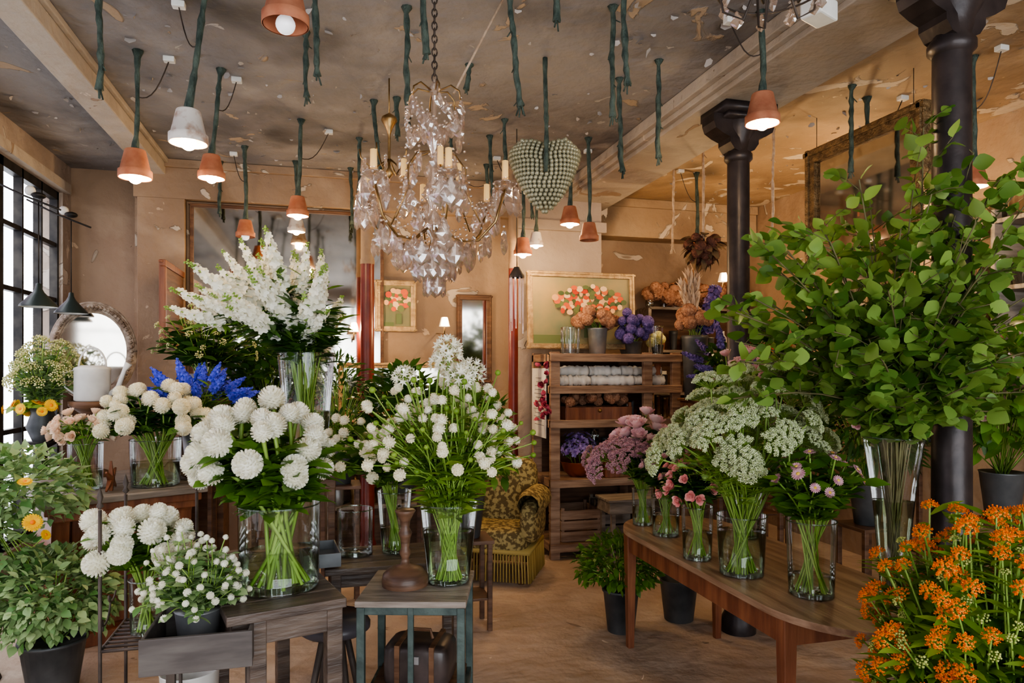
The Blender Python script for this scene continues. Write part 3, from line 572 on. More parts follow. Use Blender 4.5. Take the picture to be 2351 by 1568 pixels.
def pots(name,x,y,z,w,d,n,mats,hmax=.2):
    g=G(name,(x,y,z)); ts=[]
    cols=max(1,int(round(n**.5*1.4))); rows=int(math.ceil(n/cols))
    for i in range(n):
        r=min(w/cols,d/rows)*.42*U(.75,1); h=hmax*U(.45,1); k=int(U(0,3)); mi=int(U(0,len(mats)))
        pf=[[(r*.7,0),(r*.95,h*.8),(r,h*.82),(r,h),(r*.85,h),(.0001,h*.9)],[(r*.8,0),(r,.02),(r,h*.6),(r*.35,h*.8),(r*.35,h),(.0001,h)],[(r,0),(r,h*.9),(r*1.03,h*.9),(r*1.03,h),(.0001,h)]][k]
        ts.append(setm(mv(lathe(pf,14),(-w/2+w*(i%cols+.5)/cols,-d/2+d*(i//cols+.5)/rows,.001)),mi))
    g.p('vessels',join(*ts),mats); return g
PM=[terra,zinc_dk,white_en,glassR,zinc,brass]
pots('assorted_shelf_pots',2.95,5.97,1.513,.22,.40,4,PM,.2); pots('assorted_shelf_pots',2.95,5.97,1.213,.22,.40,5,PM,.22); pots('assorted_shelf_pots',2.95,5.97,.693,.22,.40,4,PM,.34); pots('assorted_shelf_pots',2.56,6.15,.693,.3,.22,5,PM,.40); pots('assorted_shelf_pots',2.70,5.93,1.213,.10,.3,2,PM,.2)
g=crate('lined_storage_box',2.56,5.88,.693,.32,.22,.22,wood_red)
g.p('folded_cloths',join(*[box(0,0,.19+.02*i,.26-.01*i,.17,.016,U(-.05,.05)) for i in range(4)]),paper,False,.004)
def potcluster(name,x,y,z,pr,ph,pmat,head,hs,hm,n,rad,cz,lf=None,lm=None,nl=0):
    g=G(name,(x,y,z)); g.p('pot',lathe([(pr*.75,0),(pr*.8,.005),(pr,ph*.95),(pr*1.06,ph),(pr*.95,ph*.99),(pr*.7,.02),(.0001,.02)],20),pmat)
    bouquet(g,n,(0,0,cz),rad,ph,pr*.4,pr*.6,head,hs,hm,lf,.07,nl,lm,lo=-.2,jr=(.5,1.0)); return g
T=1.792
potcluster('dried_hydrangea_pot',2.38,5.93,T,.09,.24,zinc,HYD,.064,dried,16,(.25,.14,.12),.29,L_ov,dried,1)
potcluster('purple_hydrangea_pot',2.72,5.90,T,.08,.12,zinc_dk,HYD,.06,purple,18,(.15,.14,.24),.18,L_ov,purple,2)
g=G('ribbed_glass_vase',(2.10,5.88,T)); vase(g,.075,.085,.24,0); g.p('ribs',join(*[tube([(.078*math.cos(a),.078*math.sin(a),.01),(.087*math.cos(a),.087*math.sin(a),.235)],.003,4) for a in np.arange(0,6.28,.35)]),glassR)
g=G('tall_glass_vase',(2.92,5.85,T)); vase(g,.05,.07,.26,0)
potcluster('dried_lime_pot',3.04,6.05,T,.06,.1,zinc_dk,HYD,.05,driedy,7,(.09,.09,.08),.13)
g=G('dark_ceramic_bottle',(2.78,6.18,T)); g.p('bottle',lathe([(.05,0),(.08,.1),(.08,.3),(.03,.42),(.035,.55),(.0001,.54)],20),zinc_dk)
plume=lambda n=120: inst(L_lan,frames(np.stack([np.cos(np.arange(n)*2.4)*.12,np.sin(np.arange(n)*2.4)*.12,np.full(n,1.)],1),U(0,6,n),.28),np.stack([U(-.04,.04,n),U(-.04,.04,n),np.linspace(0,.8,n)],1))
x,y,_=sv(1595,6.05); g=potcluster('dried_arrangement_jar',x,y,1.40,.11,.55,zinc_dk,HYD,.070,dried,12,(.17,.18,.13),.66,L_lan,driedy,2)
g.p('pampas_plumes',inst(setm(plume(),0),frames([(-.12,0,1),(.02,0,1),(-.25,0,1)],0,[.42,.46,.36]),[(-.02,0,.70),(0,0,.74),(-.05,0,.68)]),M('pampas',(.48,.33,.22),(.72,.57,.42),.9,island=1))
g.p('lavender_spikes',inst(setm(SPIKE,0),frames([(.2,0,1),(.35,.1,1),(.28,-.1,1)],0,.4),[(.1,0,.6)]*3),purple)
g=G('dark_sideboard',(x+.17,y+.02,0)); g.p('cabinet',join(box(.12,0,.695,.62,.42,1.37),box(.12,0,1.388,.66,.46,.024),box(-.02,-.215,.9,.24,.01,.8),box(.27,-.215,.9,.24,.01,.8)),wood_dk,False,.005)
# back console + wall shelf, right room
def wallshelf(name,x,y,w,d,zs,rz=0,n=9,hm=.26):
    g=G(name,(x,y,0),rz); g.p('boards',join(*[box(0,0,z,w,d,.028) for z in zs],*[box(a*w/2,0,max(zs)/2,.035,d,max(zs)) for a in(-1,0,1)],box(0,d/2,max(zs)/2,w,.015,max(zs),0,1)),[wood_gr,wood_dk],False,.003)
    for z in zs:
        ts=[]
        for i in range(n):
            X=-w/2+w*(i+.5)/n
            if abs(X)<.06: continue
            r=w/n*.36*U(.7,1); h=hm*U(.4,1); k=int(U(0,3)); mi=int(U(0,6))
            pf=[[(r*.7,0),(r*.95,h*.8),(r,h*.82),(r,h),(r*.85,h),(.0001,h*.9)],[(r*.8,0),(r,.02),(r,h*.6),(r*.35,h*.8),(r*.35,h),(.0001,h)],[(r,0),(r,h*.9),(r*1.03,h*.9),(r*1.03,h),(.0001,h)]][k]
            ts.append(setm(mv(lathe(pf,14),(X,U(-.04,.04),z+.015)),mi))
        g.p('shelf_vessels',join(*ts),PM)
    return g
g=wallshelf('pot_storage_shelving',3.9,6.80,1.3,.32,(.5,.95,1.4,1.85,2.3))
g.p('dried_bunches',join(inst(HYD,frames(fib(26,0,1),0,.08*U(.7,1.3,26)),np.stack([U(-.6,.6,26),U(-.1,.05,26),U(2.36,2.6,26)],1))),dried)
g=wallshelf('back_console_shelving',.62,6.36,1.2,.30,(.45,.85),0,8,.28)
g=G('console_flower_row',(.62,6.36,.866)); 
for i,(hd,hm,hs) in enumerate(((ROSE,blush,.04),(HYD,driedy,.05),(ROSE,mixedP,.04),(POMs,crm,.035),(ROSE,pink,.035))):
    q=np.array([-.48+.24*i,-.02,0]); D=fib(14,.0,1,.5)
    g.p('row_pot',mv(lathe([(.05,0),(.065,.16),(.0001,.14)],14),q),zinc); g.p('row_blooms',inst(hd,frames(D,0,hs*U(.7,1.2,14)),q+[0,0,.28]+D*[.11,.10,.14]),hm)
    L_=fib(60,-.4,1,.8); g.p('row_leaves',setm(inst(L_ov,frames(L_,U(-.6,.6,60),.08*U(.6,1.2,60)),q+[0,0,.25]+L_*[.06,.06,.08]),0),leafB)
# hanging dried bunch
x,y,_=sv(1612,5.7); g=G('hanging_dried_bunch',(x,y,0)); g.p('cord',tube([(0,0,2.75),(0,0,CEIL)],.004,4),rope); D=fib(22,-1,.6,.4); g.p('bunch',inst(HYD,frames(D,0,.045*U(.7,1.2,22)),D*[.11,.10,.13]+[0,0,2.66]),M('dried_dark',(.08,.03,.02),(.20,.08,.05),.8,island=1)); L_=fib(90,-1,.7,.8); g.p('dried_leaves',setm(inst(L_ov,frames(L_+[0,0,-.4],U(-.6,.6,90),.09*U(.6,1.2,90)),[0,0,2.66]+L_*[.10,.10,.12]),0),M('dried_leaf_brown',(.10,.06,.03),(.22,.14,.07),.8,island=1))
# ================================================================== ARMCHAIR
fab=M('tapestry_fabric',(.13,.09,.035),(.40,.31,.13),.9,scale=30,bump=.3,lo=.46,hi=.56)
fringe=M('fringe_gold',(.25,.17,.045),(.42,.31,.10),.8,island=1)
x,y,_=sv(1142,5.65); g=G('tapestry_armchair',(x,y,0),-.5); g.e.scale=(.92,.92,.92)
def rbox(sx,sy,sz,c,rx=0,k=.35):
    n,kk=20,10; V=[];e=k
    for i in range(kk+1):
        ph=-pi/2+pi*i/kk
        for j in range(n):
            th=2*pi*j/n; f=lambda v:math.copysign(abs(v)**e,v); V.append((sx/2*f(math.cos(ph))*f(math.cos(th)),sy/2*f(math.cos(ph))*f(math.sin(th)),sz/2*f(math.sin(ph))))
    F=[(i*n+j,i*n+(j+1)%n,(i+1)*n+(j+1)%n,(i+1)*n+j) for i in range(kk) for j in range(n)]
    return mv(TT(V,F),c,1,0,rx)
g.p('seat',rbox(.62,.60,.24,(0,0,.34)),fab); g.p('backrest',rbox(.60,.20,.62,(0,.27,.70),-.2,.45),fab)
g.p('arms',join(rbox(.17,.52,.36,(.32,.0,.50),0,.6),rbox(.17,.52,.36,(-.32,.0,.50),0,.6),mv(lathe([(.0001,-.29),(.09,-.27),(.115,-.2),(.12,.1),(.09,.25)],18),(.33,0,.66),1,0,pi/2),mv(lathe([(.0001,-.29),(.09,-.27),(.115,-.2),(.12,.1),(.09,.25)],18),(-.33,0,.66),1,0,pi/2)),fab)
fr=[]
for i in range(110):
    t=i/110*4; s=int(t); f=(t-s)-.5; X,Y=[(f,-.5),(.5,f),(f,.5),(-.5,f)][s]; fr.append(tube([(X*.70,Y*.62,.27),(X*.72+U(-.004,.004),Y*.64,.03)],[.006,.008],4))
g.p('fringe',join(*fr,box(0,0,.275,.71,.63,.03)),fringe); g.p('feet',join(*[box(a*.27,b*.24,.06,.045,.045,.13) for a in(-1,1) for b in(-1,1)]),wood_dk)
# ================================================================== RIGHT OVAL TABLE
TZ=.716; tx,hw,ty0,ty1=2.035,.355,2.02,4.10
g=G('oval_drop_leaf_table',(0,0,0))
out=[]
for i in range(25):
    a=pi*i/24; out.append((tx+hw*math.cos(a),ty1-.42+.42*math.sin(a)))
for i in range(25):
    a=pi+pi*i/24; out.append((tx+hw*math.cos(a),ty0+.42+.42*math.sin(a)))
n=len(out); V=[(a,b,TZ-.028) for a,b in out]+[(a,b,TZ) for a,b in out]+[(tx,3.06,TZ-.028),(tx,3.06,TZ)]
F=[]
for i in range(n): j=(i+1)%n; F+=[(i,j,n+j,n+i),(n+i,n+j,2*n+1),(j,i,2*n)]
g.p('table_top',TT(V,F),wood_md,False)
ap=[box(1.74,3.10,TZ-.085,.025,1.5,.115),box(2.33,3.10,TZ-.085,.025,1.5,.115),box(tx,2.36,TZ-.085,.60,.025,.115),box(tx,3.84,TZ-.085,.60,.025,.115)]
for xx in(1.745,2.325):
    for yy in(2.37,3.83): ap.append(box(xx,yy,(TZ-.03)/2,.06,.06,TZ-.03,0,0,1,.62))
g.p('apron_and_legs',join(*ap),wood_red,False,.003)
def gv(name,px,d,z,dx=0): x,y,_=sv(px,d); return G(name,(x+dx,y,z))
# ammi
g=gv('ammi_bouquet_in_vase',1702,3.2,TZ); vase(g,.10,.112,.27,.72)
bouquet(g,66,(.02,0,.50),(.38,.30,.40),.27,.08,.09,AMMI,.072,[lime,stemM],L_fea,.12,5,leafC,lo=.0,r=.0036,jr=(.70,1.05),upm=1,tmax=.8)
# zinnia
g=gv('zinnia_bouquet_in_vase',1862,2.9,TZ); vase(g,.09,.10,.31,.25)
bouquet(g,26,(0,-.02,.44),(.21,.18,.17),.31,.07,.085,DAISY,.026,[mauve,ctr],L_ov,.085,18,leafA,lo=.1,r=.0042,tmin=.0,tmax=.98,jr=(.85,1.05))
# spray roses
g=gv('spray_rose_bouquet_in_vase',1592,3.45,TZ,.02); vase(g,.07,.078,.26,.5)
bouquet(g,36,(-.09,-.08,.34),(.15,.14,.19),.26,.05,.065,ROSE,.030,pink,L_ov,.075,12,leafB,lo=-.1,r=.003,jr=(.8,1.05))
g=gv('greenery_in_vase',1528,3.95,TZ); vase(g,.075,.08,.22,.5)
bouquet(g,26,(.03,0,.30),(.20,.18,.32),.22,.05,.065,ROSE,.028,lpink,L_ov,.10,12,leafB,lo=.1,r=.003)
g=gv('pink_astilbe_peony_bouquet',1475,4.22,TZ); vase(g,.06,.065,.22,.5)
bouquet(g,18,(.0,0,.42),(.22,.18,.27),.22,.045,.055,rose(30,0,1.3),.062,lpink,L_ov,.09,10,leafB,lo=.2)
bouquet(g,16,(-.12,0,.34),(.22,.18,.16),.22,.045,.055,AMMI,.08,[mauve,stemM],L_fea,.1,3,leafA,lo=.0,hname='astilbe_plumes')
g=G('blush_rose_bouquet_in_vase',(2.27,3.42,TZ)); vase(g,.06,.085,.36,.4)
bouquet(g,26,(-.03,0,.77),(.20,.18,.30),.36,.04,.06,rose(26),.045,lpink,L_ov,.09,9,leafA,lo=.35)
# tall branch vase
g=G('leafy_branches_in_tall_vase',(2.245,2.36,TZ)); vase(g,.05,.115,.66,.6,'flare')
nb=34; D,H=dome(nb,(-.02,.05,.88),(.64,.60,1.02),.0,(.65,1.05))
ext=np.array([(-.70,.05,1.16),(-.68,.1,.82),(-.64,-.1,1.36),(-.50,0,1.40),(-.58,.1,1.22),(.10,-.05,1.92),(.30,-.1,1.82),(.0,-.1,1.66),(.5,-.2,1.65),(.62,-.3,1.35),(.55,-.35,1.05),(-.68,.05,.97),(-.35,.1,1.2),(-.3,-.2,1.05),(.2,-.3,1.1),(-.1,-.35,1.2),(-.2,-.3,1.36),(.3,-.35,1.4),(.05,-.4,.95),(-.45,-.2,.95),(-.25,-.3,.80),(.15,-.35,.78),(.4,-.25,.85),(-.1,.3,.9),(.6,-.1,1.75),(.7,-.2,1.55),(.7,-.2,1.2),(.65,.1,1.0),(-.05,-.3,1.0),(-.15,-.2,1.5)]); H=np.concatenate([H,ext])
H[:,0]=np.minimum(H[:,0],.75)
S,E,P=stems(D,H,.02,.62,.04,.08,.0035,9)
g.p('branches',S,barkM)
loc=[];DD=[];tw=[];sz=[]
for Pk in P:
    k=len(Pk)
    for t in np.linspace(2.4,k-1.02,26):
        i=int(t); p=Pk[i]+(Pk[i+1]-Pk[i])*(t-i); o=norm(Pk[i+1]-Pk[i]); a=U(0,2*pi); side=norm(np.array([math.cos(a),math.sin(a),U(-.3,.6)])+o*.5)
        if U()<.42 and t>3.0:
            L=U(.08,.22); q=p+side*L; tw.append(tube([p,(p+q)/2+[0,0,.01],q],.002,3))
            for f in np.linspace(.35,1,int(3+L*12)): loc.append(p+(q-p)*f); DD.append(side+U(-.9,.9,3)); sz.append(U(.045,.08))
        else: loc.append(p+side*.01); DD.append(side+U(-.3,.3,3)); sz.append(U(.05,.09))
loc=np.array(loc); K=len(loc); g.p('twigs',join(*tw),barkM)
g.p('round_leaves',inst(L_rnd,frames(np.array(DD),U(-1.3,1.3,K),np.array(sz)),loc),leafE)
# orange asclepias bucket bottom right
x,y,_=sv(2290,2.08); g=G('orange_asclepias_bucket',(x,y,0)); g.p('bucket',lathe([(.13,0),(.14,.005),(.17,.42),(.178,.43),(.165,.425),(.12,.03),(.0001,.03)],28),zinc_dk)
bouquet(g,170,(0,0,.82),(.37,.34,.43),.43,.09,.12,ASC,.033,[orange,stemM],L_lan,.11,22,leafC,lo=-.45,r=.0032,jr=(.82,1.06),tmin=.2,tmax=1.0)
bouquet(g,90,(0,0,.82),(.36,.33,.44),.43,.09,.12,BERRY,.026,[budy,stemM],leaf(.13),.09,18,leafA,lo=-.4,r=.0032,jr=(.8,1.02),hname='green_buds')
# ================================================================== CENTRE POTS
def potted(name,x,y,pr,ph,pm,cen,rad,n,L,ls,lm,lo=-.6):
    g=G(name,(x,y,0)); g.p('pot',lathe([(pr*.72,0),(pr*.74,.005),(pr*.97,ph*.93),(pr*1.04,ph*.94),(pr*1.04,ph),(pr*.94,ph),(pr*.9,ph*.85),(.0001,ph*.85)],28),pm)
    bush(g,cen,rad,n,L,ls,lm,stem_to=(0,0,ph*.8),ns=40,lo=lo); return g
x,y,_=sv(1425,4.42); potted('potted_green_shrub',x,y,.115,.27,zinc_dk,(-.02,0,.42),(.27,.25,.19),1100,L_ov,.05,leafA)
x,y,_=sv(1558,4.62); g=G('dark_zinc_bucket',(x,y,0)); g.p('bucket',lathe([(.09,0),(.095,.005),(.125,.27),(.13,.275),(.12,.27),(.09,.02),(.0001,.02)],28),zinc_dk)
x,y,_=sv(122,3.62); potted('potted_ficus_shrub',x,y,.155,.26,zinc_dk,(-.02,0,.46),(.33,.30,.26),2200,leaf(.34),.05,leafD); 
g=G('white_zinc_bucket',(sv(418,2.85)[0]+.02,sv(418,2.85)[1]+.05,0)); g.p('bucket',lathe([(.09,0),(.095,.005),(.115,.40),(.12,.41),(.11,.40),(.08,.02),(.0001,.02)],28),white_en)
# ================================================================== DARK TABLE + DAHLIA VASE
ra=.27; DZ=.78
g=G('weathered_work_table',(-.34,2.62,0),ra); W_,D_=.43,.98
g.p('planks',join(*[box(W_/2,.07+i*.14,DZ-.018,W_,.136,.036) for i in range(7)]),wood_wk,False,.004)
g.p('frame',join(box(W_/2,.04,DZ-.08,W_-.04,.03,.09),box(W_/2,D_-.04,DZ-.08,W_-.04,.03,.09),box(.03,D_/2,DZ-.08,.03,D_-.08,.09),box(W_-.03,D_/2,DZ-.08,.03,D_-.08,.09),*[box(a,b,(DZ-.036)/2,.06,.06,DZ-.036) for a in(.11,W_-.04) for b in(.05,D_-.05)],box(W_/2,.05,.2,W_-.1,.03,.05)),wood_wk,False,.004)
x,y,_=sv(641,2.8); g=G('white_dahlia_bouquet_in_vase',(x,y,DZ)); vase(g,.155,.158,.335,.42)
bouquet(g,36,(-.06,0,.47),(.26,.25,.28),.335,.12,.12,POM,.049,wht,L_ser,.13,20,leafA,lo=-.1,r=.0085,jr=(.85,1.05),tmin=-.05,tmax=.8)
# metal stand
g=G('green_metal_side_stand',(.36,2.83,0),-.28)
g.p('top_board',join(box(0,0,DZ-.012,.42,.42,.024)),wood_gr,False,.003)
fr=[box(a*.19,b*.19,(DZ-.026)/2,.03,.03,DZ-.026) for a in(-1,1) for b in(-1,1)]
for z in(DZ-.04,.36): fr+=[box(0,b*.19,z,.36,.02,.03) for b in(-1,1)]+[box(b*.19,0,z,.02,.36,.03) for b in(-1,1)]
fr+=[box(0,-.195,.55,.022,.022,.42)]
g.p('metal_frame',join(*fr),metal_gn,False,.003); g.p('lower_board',box(0,0,.382,.36,.36,.014),wood_dk,False)
g=G('black_leather_case',(.37,2.84,.39),-.4); g.p('case',rbox(.27,.20,.17,(0,0,.085),0,.3),M('black_leather',(.03,.022,.02),(.08,.06,.055),.3)); g.p('straps',join(box(-.07,0,.085,.02,.206,.176),box(.07,0,.085,.02,.206,.176),tube([(-.05,0,.17),(-.04,0,.205),(.04,0,.205),(.05,0,.17)],.007,6)),wood_dk,False); g.p('clasp',box(0,-.103,.12,.04,.01,.03),zinc,False)
x,y,_=sv(930,2.83); g=G('turned_wood_candlestick',(x,y,DZ)); g.p('turned_body',mv(lathe([(.098,0),(.10,.02),(.095,.045),(.075,.065),(.05,.075),(.02,.085),(.016,.11),(.026,.13),(.018,.15),(.022,.19),(.03,.21),(.018,.23),(.022,.26),(.035,.285),(.045,.30),(.04,.305),(.0001,.305)],28),(0,0,0),(.95,.95,1)),wood_br)
x,y,_=sv(1030,2.87); g=G('scabiosa_bouquet_in_vase',(x,y,DZ)); vase(g,.085,.12,.325,.62)
bouquet(g,100,(-.03,0,.48),(.36,.32,.42),.325,.06,.095,POMs,.0225,crm,L_lan,.10,10,leafC,lo=-.02,r=.003,jr=(.6,1.05),tmin=-.1,tmax=.8)
bouquet(g,60,(-.01,0,.50),(.38,.33,.44),.325,.06,.095,sph(1,6,5),.012,leafC,L_lan,.09,6,leafA,lo=-.0,r=.0025,jr=(.6,1.1),hname='seed_heads')
bouquet(g,1,(0,0,.9),(.02,.02,.03),.325,.05,.09,AGA,.064,[wht,stemM],None,0,0,hname='agapanthus',r=.004,extra=[(-.18,0,.84),(.0,.02,.96),(.09,0,.86),(.04,-.05,.84),(-.03,.05,.90)])
# back bench
g=G('low_grey_bench_table',(.32,3.42,0)); g.p('top',join(*[box(0,-.15+i*.1,.742,.66,.096,.03) for i in range(4)]),wood_wk,False,.003); g.p('legs',join(*[box(a*.28,b*.15,.363,.045,.045,.727) for a in(-1,1) for b in(-1,1)]+[box(0,-.15,.69,.56,.02,.06)]),wood_wk,False,.003)
x,y,_=sv(815,3.38); g=G('empty_glass_cylinder',(x,y,.758)); vase(g,.083,.085,.22,0)
x,y,_=sv(905,3.42); g=G('white_ranunculus_bouquet_in_vase',(x,y,.758)); vase(g,.06,.085,.30,.4)
bouquet(g,34,(-.17,0,.42),(.25,.22,.26),.30,.045,.07,POMs,.026,crm,L_ov,.085,12,leafA,lo=-.15)
g=G('zinc_tray_box',(sv(775,3.15)[0]-.08,3.30,DZ+.001),.1); 
g.p('box',join(box(0,0,.01,.16,.26,.02),box(-.078,0,.03,.006,.26,.06),box(.078,0,.03,.006,.26,.06),box(0,-.128,.03,.16,.006,.06),box(0,.128,.03,.16,.006,.06)),zinc_dk,False)
# stool
x,y,_=sv(768,2.98); g=G('round_workshop_stool',(x+.0,y,0)); g.p('seat',lathe([(.0001,.60),(.13,.60),(.15,.57),(.15,.55),(.13,.535),(.0001,.535)],28),M('stool_leather',(.07,.062,.07),None,.35)); g.p('legs',join(*[tube([(.05*math.cos(a),.05*math.sin(a),.54),(.17*math.cos(a),.17*math.sin(a),0)],.014,8) for a in(.5,2.1,3.6,5.2)]+[tube([(.12*math.cos(t),.12*math.sin(t),.25) for t in np.linspace(0,2*pi,25)],.008,6)]),rust)
# pulled-out drawer with small blooms
g=G('grey_wooden_drawer',(-.43,2.75,.62)); w,d,h=.34,.34,.125
g.p('drawer_body',join(box(0,0,.008,w,d,.014),box(0,-d/2,h/2,w+.02,.016,h),box(0,d/2,h/2,w,.012,h),box(-w/2,0,h/2,.012,d,h),box(w/2,0,h/2,.012,d,h)),M('drawer_grey',(.07,.058,.054),(.125,.11,.10),.5,scale=4,stretch=(1,6,6)),False,.003)
g.p('runner_supports',join(*[box(a*.14,.13,-.31,.03,.03,.62) for a in(-1,1)]),rust,False)
g=G('small_white_aster_bouquet',(-.46,2.79,.637)); g.p('zinc_pot',lathe([(.065,0),(.08,.13),(.083,.132),(.0001,.12)],24),zinc)
bouquet(g,110,(-.02,0,.20),(.19,.16,.23),.13,.04,.06,POMs,.013,wht,L_ov,.05,9,leafD,lo=-.25,r=.0022,jr=(.65,1.05))
# iron plant stand
g=G('wrought_iron_plant_stand',(-.70,3.10,0)); fr=[]
for a,b,h in((-.13,-.15,1.12),(-.13,.2,1.12),(.15,-.15,.62),(.15,.2,1.12)):
    fr.append(tube([(a,b,0),(a,b,h)],.007,6)); fr.append(mv(lathe([(.0001,0),(.014,.015),(.006,.03),(.012,.05),(.0001,.09)],8),(a,b,h)))
for z in(.585,.25):
    fr+=[tube([(-.13,b,z),(.15,b,z)],.007,5) for b in np.linspace(-.15,.2,9)]+[tube([(a,-.15,z),(a,.2,z)],.007,5) for a in(-.13,.15)]
sc=[(-.13,-.15+.03*t+.03*math.cos(t*2),.65+.02*t+.03*math.sin(t*2)) for t in np.linspace(0,6,40)]; fr.append(tube(sc,.004,5)); fr.append(tube([(-.13,-.15,.9),(-.13,.2,.9)],.005,5))
g.p('iron_frame',join(*fr),rust)
g=G('white_chrysanthemum_bouquet',(-.70,3.08,.594)); vase(g,.058,.065,.22,.4)
bouquet(g,24,(-.03,0,.33),(.21,.18,.19),.22,.04,.05,POM,.045,wht,L_ov,.08,9,leafA,lo=-.1,r=.004)
# ================================================================== DELPHINIUM ON STAND
x,y,_=sv(703,3.72); g=G('wooden_plant_pedestal',(x,y,0)); g.p('pedestal',join(box(0,0,1.105,.36,.36,.03),box(0,0,1.06,.30,.30,.05),*[box(a*.13,b*.13,.52,.035,.035,1.04) for a in(-1,1) for b in(-1,1)],box(0,0,.4,.3,.3,.02)),wood_dk,False,.004)
g=G('white_delphinium_bouquet_in_vase',(x,y,1.121)); vase(g,.10,.148,.62,.5)
D,H=dome(56,(-.14,0,.69),(.38,.34,.35),.08,(.45,1.05)); S,E,P=stems(D,H,.02,.62,.07,.12,.004,6)
g.p('stems',S,stemM); g.p('flower_spikes',inst(SPIKEw,frames(norm(E)+D*.15+[-.12,0,.45],U(0,6,len(H)),.30*U(.8,1.15,len(H))),H-norm(E)*.08),[wht,stemM])
g.p('leaves',leaves(P,L_lan,.16,16,-.05,.9),leafB); g.p('leaves_bright',leaves(P,L_lan,.13,14,.1,1.0),leafA)
# greenery behind it (left)
x,y,_=sv(470,5.2); g=G('shelf_greenery_arrangement',(x,y,0)); g.p('tall_pedestal',join(box(0,0,.7,.3,.3,1.4),box(0,0,1.41,.36,.36,.03)),wood_dk,False,.004); g.p('zinc_pot',mv(lathe([(.07,0),(.11,.2),(.0001,.18)],20),(0,0,1.425)),zinc)
bouquet(g,40,(0,0,1.78),(.34,.3,.42),1.6,.0,.08,BERRY,.04,[driedy,stemM],L_ov,.11,12,leafB,lo=-.1,z0=1.45)
# blue delphiniums
x,y,_=sv(465,5.0); x-=.02; g=G('blue_delphinium_bouquet',(x,y-.12,0)); g.p('stool_stand',join(box(0,0,.95,.24,.24,.03),*[box(a*.10,b*.10,.47,.03,.03,.94) for a in(-1,1) for b in(-1,1)]),wood_dk,False,.003)
g.p('zinc_pot',mv(lathe([(.07,0),(.10,.28),(.0001,.25)],20),(0,0,.966)),zinc)
bouquet(g,20,(0,0,1.42),(.24,.2,.17),1.24,.0,.06,spike(30,.17,0,.85,0),.18,[blue,stemM],L_lan,.10,12,leafA,lo=.1,z0=1.0,upm=.3)
# ================================================================== LEFT COUNTER
CZ=.9; g=G('carved_wooden_counter',(-1.56,4.5,0),.456); w,d=.88,1.12
g.p('counter_top',join(box(w/2,d/2,CZ-.02,w+.04,d+.04,.04)),wood_gr,False,.008)
g.p('cornice',join(box(w/2,d/2,CZ-.065,w-.02,d-.02,.05),box(w/2,d/2,CZ-.11,w-.06,d-.06,.05)),wood_red,False,.008)
prof=[(0,CZ-.13),(.03,CZ-.16),(.05,CZ-.25),(.03,CZ-.4),(0.0,CZ-.5),(.06,.2),(.10,.12),(.10,0)]
br=[]
for xx in(.10,w-.10):
    V=[];nn=len(prof)
    for s in(-.045,.045): V+=[(xx+s,.06+a*.6,b) for a,b in prof]
    V+=[(xx-.045,.2,b) for a,b in prof]+[(xx+.045,.2,b) for a,b in prof]
    F=[]
    for i in range(nn-1): F+=[(i,i+1,nn+i+1,nn+i),(i,2*nn+i,2*nn+i+1,i+1),(nn+i,nn+i+1,3*nn+i+1,3*nn+i)]
    br.append(TT(V,F))
g.p('scroll_brackets',join(*br),wood_red,False)
g.p('body',join(box(w/2,d/2+.08,(CZ-.13)/2,w-.16,d-.24,CZ-.13),box(w/2,.18,.5,w-.34,.02,.5),box(w/2,.175,.5,w-.42,.02,.42),box(w/2,d/2,.04,w-.08,d-.1,.08)),wood_red,False,.006)
x,y,_=sv(196,4.40); g=G('blush_rose_bouquet_in_glass',(x,y,CZ)); vase(g,.095,.10,.29,.4)
bouquet(g,40,(-.03,0,.33),(.21,.18,.17),.28,.07,.08,ROSE,.045,blush,L_ov,.06,4,leafA,lo=-.05,r=.0035)
x,y,_=sv(357,4.55); g=G('cream_dahlia_bouquet_in_glass',(x,y,CZ)); vase(g,.145,.155,.30,.5)
bouquet(g,46,(0,0,.36),(.37,.28,.28),.30,.10,.13,POM,.050,crm,L_ov,.10,14,leafB,lo=.0,r=.005,jr=(.8,1.05))
x,y,_=sv(212,4.95); g=G('enamel_watering_can',(x,y,CZ),-.1)
g.p('turned_stand',lathe([(.13,0),(.13,.02),(.06,.05),(.04,.15),(.05,.3),(.04,.42),(.12,.48),(.15,.50),(.15,.53),(.0001,.53)],24),wood_dk)
zz=.53; g.p('can_body',join(mv(lathe([(.0001,0),(.10,0),(.115,.01),(.115,.22),(.12,.23),(.11,.24),(.07,.255),(.0001,.255)],28),(0,0,zz)),tube([(.11,0,zz+.04),(.17,0,zz+.10),(.21,0,zz+.22),(.24,0,zz+.27)],[.022,.018,.014,.026],10),tube([(.09*math.cos(t),0,zz+.24+.14*math.sin(t)) for t in np.linspace(0,pi,14)],.007,6),tube([(-.115,0,zz+.05),(-.18,0,zz+.10),(-.19,0,zz+.20),(-.115,0,zz+.22)],.007,6)),white_en)
g=G('carved_star_ornament',(sv(250,4.3)[0],sv(250,4.3)[1]+.04,CZ)); g.p('star',join(*[mv(box(0,0,.05,.035,.035,.13,0,0,.3,1),(0,0,.07),1,0,a) for a in np.arange(0,6.28,1.05)]),wood_red,False)
